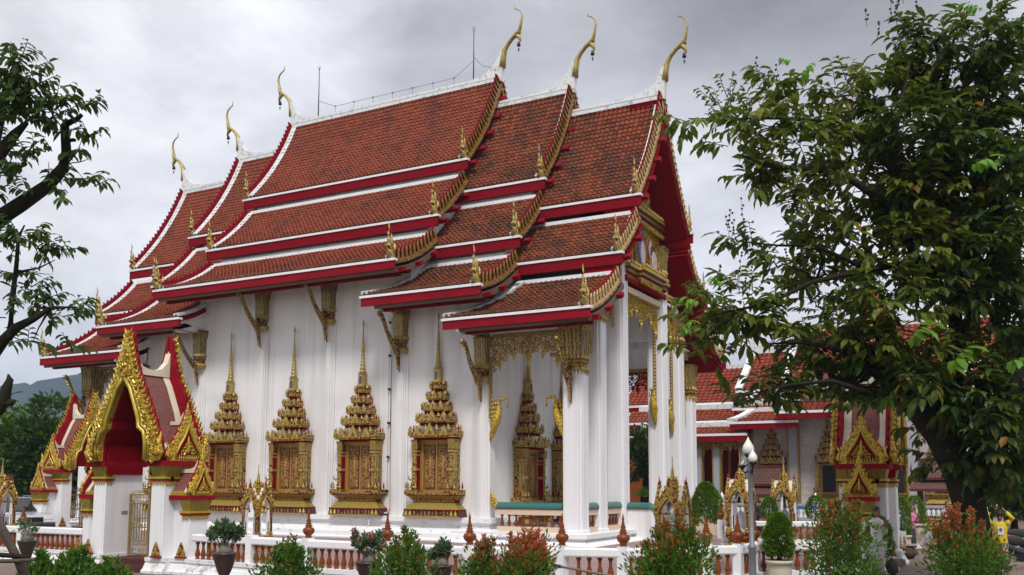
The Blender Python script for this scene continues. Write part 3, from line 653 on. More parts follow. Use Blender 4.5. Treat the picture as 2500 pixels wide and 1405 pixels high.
def tcopy(o,parent,loc,rz=None,scale=None):
    c=copy_tree(o,parent); c.location=loc
    if rz is not None: c.rotation_euler=(0,0,rz)
    return c
for i,x in enumerate(WX):
    if w0 is None: w0=ornate(temple,x,33.0,.93,0)
    else: tcopy(w0,temple,(x,33.0,.93))
d0=ornate(temple,-19.0,36.2,.6,math.pi/2,'door')
for y in (39.88,43.56): tcopy(d0,temple,(-19.0,y,.6))
# ---- capitals and eave brackets on the pilasters
def capital(parent,x,y,z,half=.36,h=1.5,wall=False,k=1):
    b=MB(); q=half
    pr=[(q*.92,-.30),(q*1.0,-.22),(q*.9,-.16),(q*.9,0),(q*1.1,.03),(q*1.1,.10),(q*.95,.14),(q*1.0,.3),(q*1.02,h*.55),(q*1.12,h*.85),(q*1.32,h*.97),(q*1.32,h)]
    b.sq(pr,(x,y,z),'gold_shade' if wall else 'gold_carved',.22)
    for s in range(4):
        for i in range(5):
            u=lerp(-.75,.75,i/4)*q; w=.035
            for t0,t1,e0,e1 in ((.3,h*.55,1.0,1.04),(h*.55,h*.94,1.04,1.2)):
                a=[(u-w,-q*e0-.02,t0),(u+w,-q*e0-.02,t0),(u*1.2+w,-q*e1-.02,t1),(u*1.2-w,-q*e1-.02,t1),(u-w,-q*e0+.1,t0),(u+w,-q*e0+.1,t0),(u*1.2+w,-q*e1+.1,t1),(u*1.2-w,-q*e1+.1,t1)]
                ca,sa=round(math.cos(s*math.pi/2)),round(math.sin(s*math.pi/2))
                b.poly([(x+p[0]*ca-p[1]*sa,y+p[0]*sa+p[1]*ca,z+p[2]) for p in a],[(0,1,2,3),(0,3,7,4),(1,5,6,2)],'gold_plain' if i%2 else 'gold_mosaic')
            px,py=u,-q*1.02
            b.bud(x+px*ca-py*sa,y+px*sa+py*ca,z+.12,.15,.3,'gold_plain'); 
            b.bud(x+px*ca-py*sa,y+px*sa+py*ca,z-.14,.14,-.34,'gold_plain')
    return b.build('capital',parent)
def bracket(parent,x,y,z,k=1,dirv=(0,-1),ox=1.0):
    """naga strut curving out from the wall up to the eave; z = height of its foot"""
    dx,dy=dirv[0]*ox,dirv[1]*ox; vk=.76; P=[(0.05,0),(.10,.45),(.16,.9),(.30,1.3),(.62,1.75),(.85,2.2),(1.02,2.7),(1.20,3.05),(1.36,3.02)]
    W=[.03,.07,.11,.17,.13,.10,.09,.12,.06]
    b=MB(); b.tube([(x+dx*a*k,y+dy*a*k,z+h*k*vk) for a,h in P],[(w*k*.6,w*k*1.05) for w in W],'gold_shade',8,flat=(dy,dx,0))
    b.tube([(x+dx*(a+.10)*k,y+dy*(a+.10)*k,z+h*k*vk) for a,h in P[3:7]],[.02,.03,.03,.02],'gold_mosaic',5)
    for i in range(7): a,h=.16+.02*i,.25+.17*i; b.bud(x+dx*(a+.02)*k,y+dy*(a+.02)*k,z+h*k*vk,.12*k,-.18*k,'gold_plain')
    b.tube([(x+dx*a*k,y+dy*a*k,z+h*k*vk) for a,h in ((.12,1.15),(.2,1.5),(.18,1.8),(.08,1.95))],[.12*k,.13*k,.1*k,.05*k],'gold_shade',6)
    for i in range(8): a,h=lerp(.66,1.30,i/7),lerp(1.8,3.0,i/7); b.bud(x+dx*(a+.07)*k,y+dy*(a+.07)*k,z+h*k*vk,.09*k,.13*k,'gold_yellow')
    b.tube([(x+dx*a*k,y+dy*a*k,z+h*k*vk) for a,h in ((1.15,3.0),(1.25,3.15),(1.38,3.1),(1.36,2.95),(1.28,2.95))],[.06*k,.07*k,.06*k,.05*k,.02*k],'gold_plain',6)
    return b.build('eave_bracket',parent)
for i,x in enumerate(PIL):
    zt={0:6.75,5:6.75,1:8.2,4:8.2,2:9.75,3:9.75}[i]
    capital(temple,x,32.84,zt,.25,1.45,True); bracket(temple,x-.02,32.80,zt-1.2,.98,ox=1.22)
    b=MB(); b.poly([(x-.12,31.3,zt+1.85),(x+.12,31.3,zt+1.85),(x+.14,33,zt+2.35),(x-.14,33,zt+2.35),(x-.12,31.3,zt+1.72),(x+.12,31.3,zt+1.72),(x+.14,33,zt+1.5),(x-.14,33,zt+1.5)],[(0,1,2,3),(4,7,6,5),(0,4,5,1),(1,5,6,2),(3,7,4,0)],'white_paint'); b.build('eave_beam',temple)
# ---- porches
CYS=[(33.46,8.5,6.9),(35.30,10.7,9.2),(37.72,13.5,12.1)]
def porch(s):
    Xo=XC+s*(XC*-1-14.73) # outer face of the columns
    Xo=XC+s*14.40; xi=Xo-s*.8; xc=(Xo+xi)/2
    cols=[]
    for (yr,zt,zc) in CYS:
        for mm_ in (0,1):
            y1=yr if not mm_ else 2*YC-yr+.8; y0=y1-.8; cols.append(((y0+y1)/2,zc,mm_))
    for cy,zc,mm_ in cols:
        b=MB(); b.sq([(.44,.40),(.44,.52),(.40,.56),(.40,zc-.2)],(xc,cy,0),'column_white',.24)
        for q in range(4):
            b.T=Matrix.Translation((xc,cy,0))@Matrix.Rotation(q*math.pi/2,4,'Z'); b.box(-.20,-.16,-.412,-.3,.58,zc-.25,'column_white'); b.box(.16,.20,-.412,-.3,.58,zc-.25,'column_white'); b.T=None
        o=b.build('column',temple)
        capital(o,xc,cy,zc,.40,1.45)
    for cy,zc,mm_ in cols:
        if zc<7: bracket(temple,xc,cy-.38*(1 if not mm_ else -1),zc-1.55,1.0,(0,-1 if not mm_ else 1))
    # inner pair of columns on the sides, white beams and ceiling
    b=MB()
    for y0 in (32.85,2*YC-33.25): b.box(min(xi,XC+s*10.1)-.0,max(xi,XC+s*10.1),y0,y0+.4,8.35,8.62,'white_paint'); b.box(min(xi,XC+s*10.1),max(xi,XC+s*10.1),y0+.08,y0+.32,8.62,9.2,'soffit')
    x0,x1=sorted((XC+s*10.1,Xo-s*.1)); b.box(x0,x1,33.4,35.2,9.0,9.1,'white_paint'); b.box(x0,x1,35.2,37.6,10.9,11.0,'white_paint'); b.box(x0,x1,37.6,42.16,12.0,12.1,'white_paint'); b.box(x0,x1,42.16,44.5,10.9,11.0,'white_paint'); b.box(x0,x1,44.5,46.4,9.0,9.1,'white_paint')
    for y in (35.0,37.35,42.2,44.5): b.box(x0,x1,y,y+.25,9.1,12.0 if 37<y<43 else 10.9,'plaster')
    b.build('porch_ceiling',temple)
    # pediment
    S=SEC['C']; P=sec_profiles(S); near=[(33.2,8.75),(P[2][6][0],P[2][6][1]-.5),(P[2][0][0],P[2][0][1]-.4),(P[1][-1][0]+.5,P[1][-1][1]-.7),(P[1][0][0],P[1][0][1]-.5),(P[0][-1][0]+.4,P[0][-1][1]-.6),(YC,S['rz']-1.0)]
    pts=[(37.3,11.2),(37.3,10.6),(35.0,10.6),(35.0,8.75)]+near+mir(near[:-1])[::-1]+[(44.76,8.75),(44.76,10.6),(42.46,10.6),(42.46,11.2)]
    px=Xo-s*.42
    b=MB(); b.prism(pts,'x',px-s*.25,px,'gold_bright')
    ped=b.build('pediment',temple)
    if s<0: return
    G='gold_fine'
    def cornice(y0,y1,z,pr,x,drop=True,name='cornice'):
        b=MB(); 
        for (o_,a,c,m) in ((.10,0,.10,'gold_plain'),(.18,.10,.16,'red'),(.22,.16,.30,G),(.30,.30,.36,'maroon'),(.34,.36,.50,'gold_bright')): b.box(x-.1,x+pr+o_,y0-o_*.6,y1+o_*.6,z+a,z+c,m)
        n=int((y1-y0)/.2)
        for i in range(n+1):
            y=lerp(y0,y1,i/n); b.bud(x+pr+.30,y,z+.5,.14,.24,G)
            if drop: b.bud(x+pr+.10,y,z+.02,.16,-.26,'gold_bright')
        return b.build(name,ped)
    cornice(36.75,43.01,14.25,.15,px); cornice(34.0,35.1,8.85,.0,px); cornice(44.66,45.76,8.85,.0,px)
    cornice(35.2,37.0,10.75,.0,px); cornice(42.76,44.6,10.75,.0,px); cornice(37.5,42.26,11.25,.35,px); cornice(38.6,41.16,11.27,.6,px,True)
    b=MB(); b.box(px,px+.5,37.3,42.46,11.0,11.25,'red_deep'); b.box(px-.6,px+.35,37.3,42.46,10.6,10.85,'cream'); b.build('lintel',ped)
    # relief scrolls filling the panels
    b=MB(); rr=random.Random(3)
    for i in range(330):
        z=rr.uniform(11.7,18.3); hw=3.0*(19.0-z)/7.2; hw=min(hw,2.9)
        if 14.2<z<14.9: continue
        y=YC+rr.uniform(-hw,hw)
        if 12<z<14 and 39.2<y<42.1: continue
        b.scroll((px+.05,y,z),rr.uniform(.13,.26),'gold_bright' if i%3 else 'gold_cream',ax=(0,1,0),az=(0,0,1),flip=rr.choice((-1,1)),a0=rr.uniform(0,6),w=.045)
    b.build('relief',ped)
    for mm_ in (0,1):
        for PP in P:
            c=MB(); slab(c,PP,px-.1,Xo+1.0,-.62,-.5,'red_deep'); g=MB(); g.poly([(x,(2*YC-y if mm_ else y),z) for x,y,z in c.v],c.f,'red_deep'); g.build('overhang_lining',ped)
            q=PP[-1]; g=MB(); yy=(2*YC-q[0]-.1) if mm_ else q[0]+.1; g.box(px-.1,Xo+1.0,yy-.03,yy+.03,q[1]-1.6,q[1]-.3,'red_deep') if PP is not P[2] else None
            if g.v: g.build('overhang_lining',ped)
    # emblems on the panel
    def oval(b,y,z,w,h,x,m,t=.05):
        pts=[(y+w*math.sin(a)*(1 if math.cos(a)<0 else (1-math.cos(a)**2*.35)),z+h*(math.cos(a) if math.cos(a)<0 else math.cos(a)*1.25)) for a in [2*math.pi*i/20 for i in range(20)]]
        b.prism(pts,'x',x,x+t,m)
    e=MB(); oval(e,40.05,12.95,.62,.88,px+.05,'gold_yellow',.1); oval(e,40.05,12.95,.52,.78,px+.15,'emblem_blue'); oval(e,40.05,12.75,.30,.50,px+.20,'emblem_white'); e.lathe([(.05,0),(.25,.1),(.2,.2),(.28,.25),(.1,.4)],(px+.3,40.05,11.9),'gold_yellow',8); e.build('emblem',ped)
    e=MB(); oval(e,41.1,13.15,.32,.55,px+.05,'gold_yellow',.1); oval(e,41.1,13.15,.26,.48,px+.15,'emblem_red'); oval(e,41.1,13.15,.20,.36,px+.20,'emblem_white',.04); oval(e,41.1,13.12,.10,.2,px+.24,'emblem_blue',.04); e.lathe([(.04,-.6),(.04,1.2)],(px+.18,41.1,12.5),'gold_yellow',6); e.build('emblem',ped)
    e=MB(); oval(e,41.75,12.65,.36,.5,px+.05,'gold_yellow',.1); oval(e,41.75,12.65,.3,.45,px+.15,'emblem_white'); e.lathe([(.05,0),(.25,.1),(.2,.2),(.28,.25),(.1,.4)],(px+.3,41.75,11.9),'gold_yellow',8); e.build('emblem',ped)
porch(1); porch(-1)
# carved lace valances
def lace(parent,p0,p1,z,drop,nm='valance',m='gold_bright',step=.3,thick=.04,seed=1,pend=5,m2='gold_plain'):
    b=MB(); p0=Vector(p0);p1=Vector(p1); u=(p1-p0); L=u.length; u.normalize(); rr=random.Random(seed); w=u.cross(Vector((0,0,1)))
    n=int(L/.17)
    for i in range(n+1):
        t=i/n; dr=drop(t); k=0; zz=0
        while zz<dr:
            p=p0+u*(L*t)+Vector((0,0,z-zz)); b.scroll(p+Vector((0,0,-.08)),rr.uniform(.11,.17),m if (i+k)%3 else m2,ax=u,az=(0,0,1),flip=1 if (i+k)%2 else -1,a0=rr.uniform(0,6),w=.042,n=8); zz+=.21;k+=1
    for i in range(pend):
        t=(i+.5)/pend; p=p0+u*(L*t); zz=z-drop(t)-.05; b.bud(p.x,p.y,zz,.22,-.42,m2,.08); b.bud(p.x,p.y,zz+.12,.30,-.2,m,.1)
    n=max(6,int(L/.35)); 
    for i in range(n):
        t0,t1=i/n,(i+1)/n; a=p0+u*L*t0; c=p0+u*L*t1; 
        b.poly([tuple(a+Vector((0,0,z+.06))),tuple(c+Vector((0,0,z+.06))),tuple(c+Vector((0,0,z-.10))),tuple(a+Vector((0,0,z-.10)))]+[tuple(q+w*.08) for q in (a+Vector((0,0,z+.06)),c+Vector((0,0,z+.06)),c+Vector((0,0,z-.10)),a+Vector((0,0,z-.10)))],[(0,1,2,3),(7,6,5,4),(0,4,5,1),(3,2,6,7)],'gold_plain')
    return b.build(nm,parent)
ed=lambda a,b,c=1.0:(lambda t: a+b*abs(2*t-1)**2.2+c*.35*max(0,1-abs(t-.5)*7))
lace(temple,(-18.75,32.98,0),(-15.55,32.98,0),8.25,ed(.55,.75))
lace(temple,(-15.1,33.5,0),(-15.1,34.5,0),8.75,ed(.5,.7,.5),seed=2,pend=2)
lace(temple,(-15.1,35.35,0),(-15.1,36.9,0),10.55,ed(.5,1.0,.6),seed=3,pend=3)
lace(temple,(-15.0,37.75,0),(-15.0,42.0,0),10.8,ed(.6,1.0,1.6),seed=4,pend=7)
lace(temple,(-15.1,42.85,0),(-15.1,44.4,0),10.55,ed(.5,1.0,.6),seed=5,pend=3)
lace(temple,(-15.1,45.3,0),(-15.1,46.2,0),8.75,ed(.5,.7,.5),seed=6,pend=2)
lace(temple,(-18.75,46.75,0),(-15.55,46.75,0),8.25,ed(.7,.8),m='red_deep',m2='red_deep',seed=12)
b=MB(); b.poly([(-19,46.5,8.62),(-14.95,46.5,8.62),(-14.95,46.1,9.3),(-19,46.1,9.3),(-14.95,43.2,11.6),(-19,43.2,11.6)],[(0,1,2,3),(3,2,4,5)],'plaster'); b.poly([(-19,46.55,8.62),(-14.95,46.55,8.62),(-14.95,46.15,9.35),(-19,46.15,9.35),(-14.95,43.25,11.65),(-19,43.25,11.65)],[(3,2,1,0),(5,4,2,3)],'plaster'); b.build('porch_ceiling',temple)
lace(temple,(-43.0,32.98,0),(-39.5,32.98,0),8.25,ed(.55,.75),seed=8,m='gold_shade')
# drop strips ending in a swan
def strip(x,y,z0,z1,ax,swan=True):
    b=MB(); ux,uy=ax; n=int((z1-z0)/.16)
    b.box(x-.05-.04*abs(uy)*0,x+.05,y-.05,y+.05,z0,z1,'gold_fine')
    for i in range(n): b.bud(x+ux*.06,y+uy*.06,z0+(z1-z0)*i/n,.12,.16,'gold_plain')
    if swan:
        P=[(0,-.9),(.06,-.7),(.16,-.45),(.22,-.15),(.34,.1),(.40,.4),(.36,.62),(.46,.78),(.66,.74),(.80,.72)]
        W=[.03,.10,.13,.20,.17,.10,.07,.09,.05,.01]
        b.tube([(x+ux*a,y+uy*a,z0+h) for a,h in P],W,'gold_bright',7)
        for i in range(5): b.bud(x+ux*(.05+.04*i),y+uy*(.05+.04*i),z0-.2+.17*i,.2,.26,'gold_bright')
        b.tube([(x+ux*.78,y+uy*.78,z0+.7),(x+ux*.78,y+uy*.78,z0+.4)],[.01,.04],'gold_bright',5)
    b.build('swan_pendant',temple)
strip(-18.80,32.86,4.9,7.4,(1,0)); strip(-15.62,33.1,4.9,7.4,(-1,0)); strip(-15.1,37.85,5.9,9.3,(0,1)); strip(-15.1,41.95,5.9,9.3,(0,-1)); strip(-15.1,35.42,5.9,9.0,(0,1),False); strip(-15.1,42.95,5.9,9.0,(0,1)); strip(-15.1,44.35,5.6,8.8,(0,-1)); strip(-15.1,46.2,5.2,7.3,(0,-1),False)
# ---- porch balustrade with glazed coping
def turned(b,x,y,z,h,m='terracotta',k=1):
    b.lathe([(.055,0),(.055,.04),(.035,.07),(.062,.2),(.058,.32),(.032,.58),(.030,.78),(.05,.88),(.055,1.0)],(x,y,z),m,8,sx=k,sy=k) if h==1 else b.lathe([(.055*k,0),(.055*k,.04*h),(.035*k,.08*h),(.066*k,.24*h),(.058*k,.36*h),(.032*k,.60*h),(.030*k,.80*h),(.052*k,.9*h),(.055*k,h)],(x,y,z),m,8)
def porch_rail(x0,x1,y0,y1,z=.42,zf=1.32,cheek=False):
    o=thing('porch_balustrade',(0,0,0)); o.parent=temple
    L=math.hypot(x1-x0,y1-y0); ux,uy=(x1-x0)/L,(y1-y0)/L
    def bar(w,za,zb,m,nm,e=0):
        b=MB(); b.box(min(x0,x1)-w*abs(uy)-e*ux,max(x0,x1)+w*abs(uy)+e*ux,min(y0,y1)-w*abs(ux)-e*uy,max(y0,y1)+w*abs(ux)+e*uy,za,zb,m); return b.build(nm,o)
    bar(.16,z,z+.2,'cream','base'); bar(.15,1.08,1.30,'cream','handrail',.03); bar(.18,1.30,1.33,'maroon','coping_bed',.03)
    n=int(L/.30)
    for i in range(n):
        t=(i+.5)/n; b=MB(); turned(b,x0+ux*L*t,y0+uy*L*t,z+.2,1.08-z-.2,k=1.3); b.build('baluster',o)
    b=MB(); vx,vy=-uy,ux; prof=[(-.2,1.33),(-.21,1.42),(-.15,1.53),(0,1.57),(.15,1.53),(.21,1.42),(.2,1.33)]
    vs=[(x0+vx*a,y0+vy*a,h) for a,h in prof]+[(x1+vx*a,y1+vy*a,h) for a,h in prof]; n=7
    b.poly(vs,[(i,i+1,n+i+1,n+i) for i in range(n-1)]+[tuple(range(n)),tuple(range(2*n-1,n-1,-1))],'green_glaze'); b.build('glazed_coping',o)
porch_rail(-18.45,-15.6,32.95,32.95); porch_rail(-15.0,-15.0,33.5,34.5); porch_rail(-15.0,-15.0,35.3,36.9); porch_rail(-15.0,-15.0,42.85,44.4)
b=MB(); b.tube([(-18.45,32.9,1.35),(-18.6,32.9,1.5),(-18.72,32.9,1.75),(-18.78,32.9,2.05)],[.17,.15,.1,.01],'gold_bright',8)
for i in range(5): b.bud(-18.5-.05*i,32.78,1.35+.12*i,.14,.2,'gold_bright')
b.build('coping_finial',temple)
# steps and cheek walls in front
b=MB()
for i in range(4): b.box(-14.5,-14.0+.4*i+.1,37.55,42.2,.0,.42-.105*i-.001*i,'marble_grey')
b.build('steps',temple)
for y0,m2 in ((37.30,'plaster'),(42.16,'cream')):  # far wall's cream colour paints in the warm light reflected on its inner side
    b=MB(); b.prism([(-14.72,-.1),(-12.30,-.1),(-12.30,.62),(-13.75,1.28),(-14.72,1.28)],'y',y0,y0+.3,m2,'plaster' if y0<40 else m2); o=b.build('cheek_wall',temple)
    b=MB(); prof=[(-.2,0),(-.2,.1),(-.12,.2),(0,.24),(.12,.2),(.2,.1),(.2,0)]; path=[(-14.72,1.28),(-13.75,1.28),(-12.55,.73)]
    vs=[]; 
    for x,z in path: vs+=[(x,y0+.15+a,z+h) for a,h in prof]
    b.poly(vs,[(7*k+i,7*k+i+1,7*k+8+i,7*k+7+i) for k in range(2) for i in range(6)]+[tuple(range(7)),tuple(range(20,13,-1))],'green_glaze'); b.box(-14.73,-13.76,y0-.06,y0+.36,1.24,1.28,'maroon'); b.build('glazed_coping',o)
    b=MB(); b.tube([(-12.75,y0+.15,.80),(-12.45,y0+.15,.62),(-12.15,y0+.15,.62),(-11.95,y0+.15,.85),(-11.80,y0+.15,1.2),(-11.78,y0+.15,1.5),(-11.72,y0+.15,1.85)],[.17,.2,.2,.17,.13,.1,.01],'gold_bright',8)
    for i in range(9): t=i/8; b.bud(lerp(-12.3,-11.7,t),y0+.15,lerp(.7,1.4,t),.2,.3,'gold_bright',lean=(.12,0))
    b.tube([(-12.1,y0+.15,.75),(-11.85,y0+.15,.7),(-11.7,y0+.15,.62)],[.14,.1,.04],'gold_bright',6); b.build('naga_head',o)
    b=MB(); b.box(-12.32,-11.85,y0-.06,y0+.36,-.1,.5,'white_paint'); b.build('newel',o)
# drain pipe and clips on the long wall
b=MB(); px_=-23.72
b.tube([(px_,32.88,9.4),(px_,32.88,1.25),(px_-.05,32.80,1.05),(px_-.6,32.55,1.02),(px_-.72,32.5,.95),(px_-.75,32.45,.5),(px_-.85,32.3,.2)],.035,'pipe',6)
b.build('drain_pipe',temple)
b=MB(); b.tube([(px_-.14,32.92,9.6)]+[(px_-.14,32.90,9.2-1.45*i) for i in range(6)],.007,'wire',4)
for i in range(6): b.box(px_-.17,px_-.08,32.86,32.99,9.16-1.45*i,9.25-1.45*i,'black_iron')
b.build('cable',temple)
def flat(name,pts,z,m,kind='structure'):
    b=MB(); b.poly([(x,y,z) for x,y in pts],[tuple(range(len(pts)))],m); o=b.build(name); tag(o,kind=kind); return o
flat('ground',[(-600,-60),(600,-60),(600,900),(-600,900)],-.02,'earth')
flat('pavement',[(-70,9),(30,9),(30,75),(-70,75)],-.012,'brick_paving')
flat('terrace',[(-37.5,17.6),(-10,17.2),(-5.4,20.6),(-4.3,22.5),(-4.3,34),(-10,34),(-10,48),(-37.5,48)],.0,'terrace_floor')
r_=flat('lawn',[(-40,4),(-14.5,4),(-14.5,12.2),(-40,13.2)],-.004,'lawn')
b=MB(); b.box(-40,-14.4,12.2,12.35,-.05,.06,'marble_grey'); tag(b.build('kerb'),kind='structure')
# ================================================================ balustrade round the terrace
_bal=None;_fin=None
def finial_mesh():
    b=MB(); b.lathe([(.07,0),(.08,.025),(.06,.05),(.12,.11),(.14,.17),(.115,.225),(.06,.25),(.095,.275),(.05,.30),(.075,.325),(.04,.35),(.055,.38),(.035,.43),(.02,.52),(.028,.54),(.004,.66)],(0,0,0),'terracotta',10,rib=.04); return b
def balustrade(pts,label,group='white balustrades round the temple terrace',fin_every=2.1,z0=0,ends=(True,True),gap=.215,finials=None,base='base_white'):
    global _bal,_fin
    x0,y0=pts[0]; o=thing('balustrade',(x0,y0,z0),0,label,'balustrade',group)
    P=[Vector((x-x0,y-y0,0)) for x,y in pts]
    def sweep(prof,m,nm):
        b=MB()
        n=len(P)
        nrm=[]
        for i in range(n):
            d1=(P[i]-P[i-1]).normalized() if i else (P[1]-P[0]).normalized(); d2=(P[i+1]-P[i]).normalized() if i<n-1 else d1
            t=(d1+d2).normalized(); v=Vector((-t.y,t.x,0)); v/=max(.35,v.dot(Vector((-d1.y,d1.x,0)))); nrm.append(v)
        vs=[]
        for i in range(n):
            for a,h in prof: q=P[i]+nrm[i]*a; vs.append((q.x,q.y,h))
        k=len(prof); F_=[(i*k+j,i*k+(j+1)%k,(i+1)*k+(j+1)%k,(i+1)*k+j) for i in range(n-1) for j in range(k)]+[tuple(range(k)),tuple(range(n*k-1,(n-1)*k-1,-1))]
        b.poly(vs,F_,m); return b.build(nm,o)
    sweep([(-.34,-.3),(-.34,.06),(-.28,.10),(-.24,.19),(-.20,.21),(-.20,.235),(-.17,.25),(-.17,.275),(-.21,.29),(-.21,.38),(.21,.38),(.21,.29),(.17,.275),(.2,.2),(.34,.06),(.34,-.3)],base,'base')
    sweep([(-.10,.82),(-.12,.85),(-.12,.97),(-.10,1.0),(.10,1.0),(.12,.97),(.12,.85),(.10,.82)],'column_white','handrail')
    if _bal is None:
        b=MB(); turned(b,0,0,0,.44,k=1.05); _bal=b.build('baluster',o); src=_bal; _bal.location=(0,0,-50)
    first=[True]
    L=0; segs=[]
    for a,c in zip(P,P[1:]): segs.append((a,c,L,(c-a).length)); L+=(c-a).length
    posts=[0.0] if ends[0] else []; s=fin_every
    corner=[sg[2] for sg in segs[1:]]
    while s<L-.5:
        if all(abs(s-c)>.6 for c in corner): posts.append(s)
        s+=fin_every
    posts+=corner+([L] if ends[1] else [])
    def at_s(s):
        for a,c,l0,ln in segs:
            if s<=l0+ln+1e-6: return a.lerp(c,(s-l0)/ln)
        return P[-1]
    def add(mesh_o,p,z,nm):
        if mesh_o.get('used'): q=mesh_o.copy(); COL.objects.link(q)
        else: q=mesh_o; mesh_o['used']=1
        if 'used' in q.keys() and q is not mesh_o: del q['used']
        q.parent=o; q.location=(p.x,p.y,z); return q
    n=int(L/gap)
    for i in range(n):
        s=(i+.5)*L/n
        if any(abs(s-c)<.15 for c in posts): continue
        add(_bal,at_s(s),.38,'baluster')
    for s in posts:
        p=at_s(s); b=MB(); b.box(p.x-.09,p.x+.09,p.y-.13,p.y+.13,.38,1.04,'column_white'); po=b.build('post',o)
        if finials is None or any(abs(s-f)<1.0 for f in finials):
            if _fin is None: _fin=finial_mesh().build('post_finial',o)
            add(_fin,p,1.04,'post_finial')
    return o
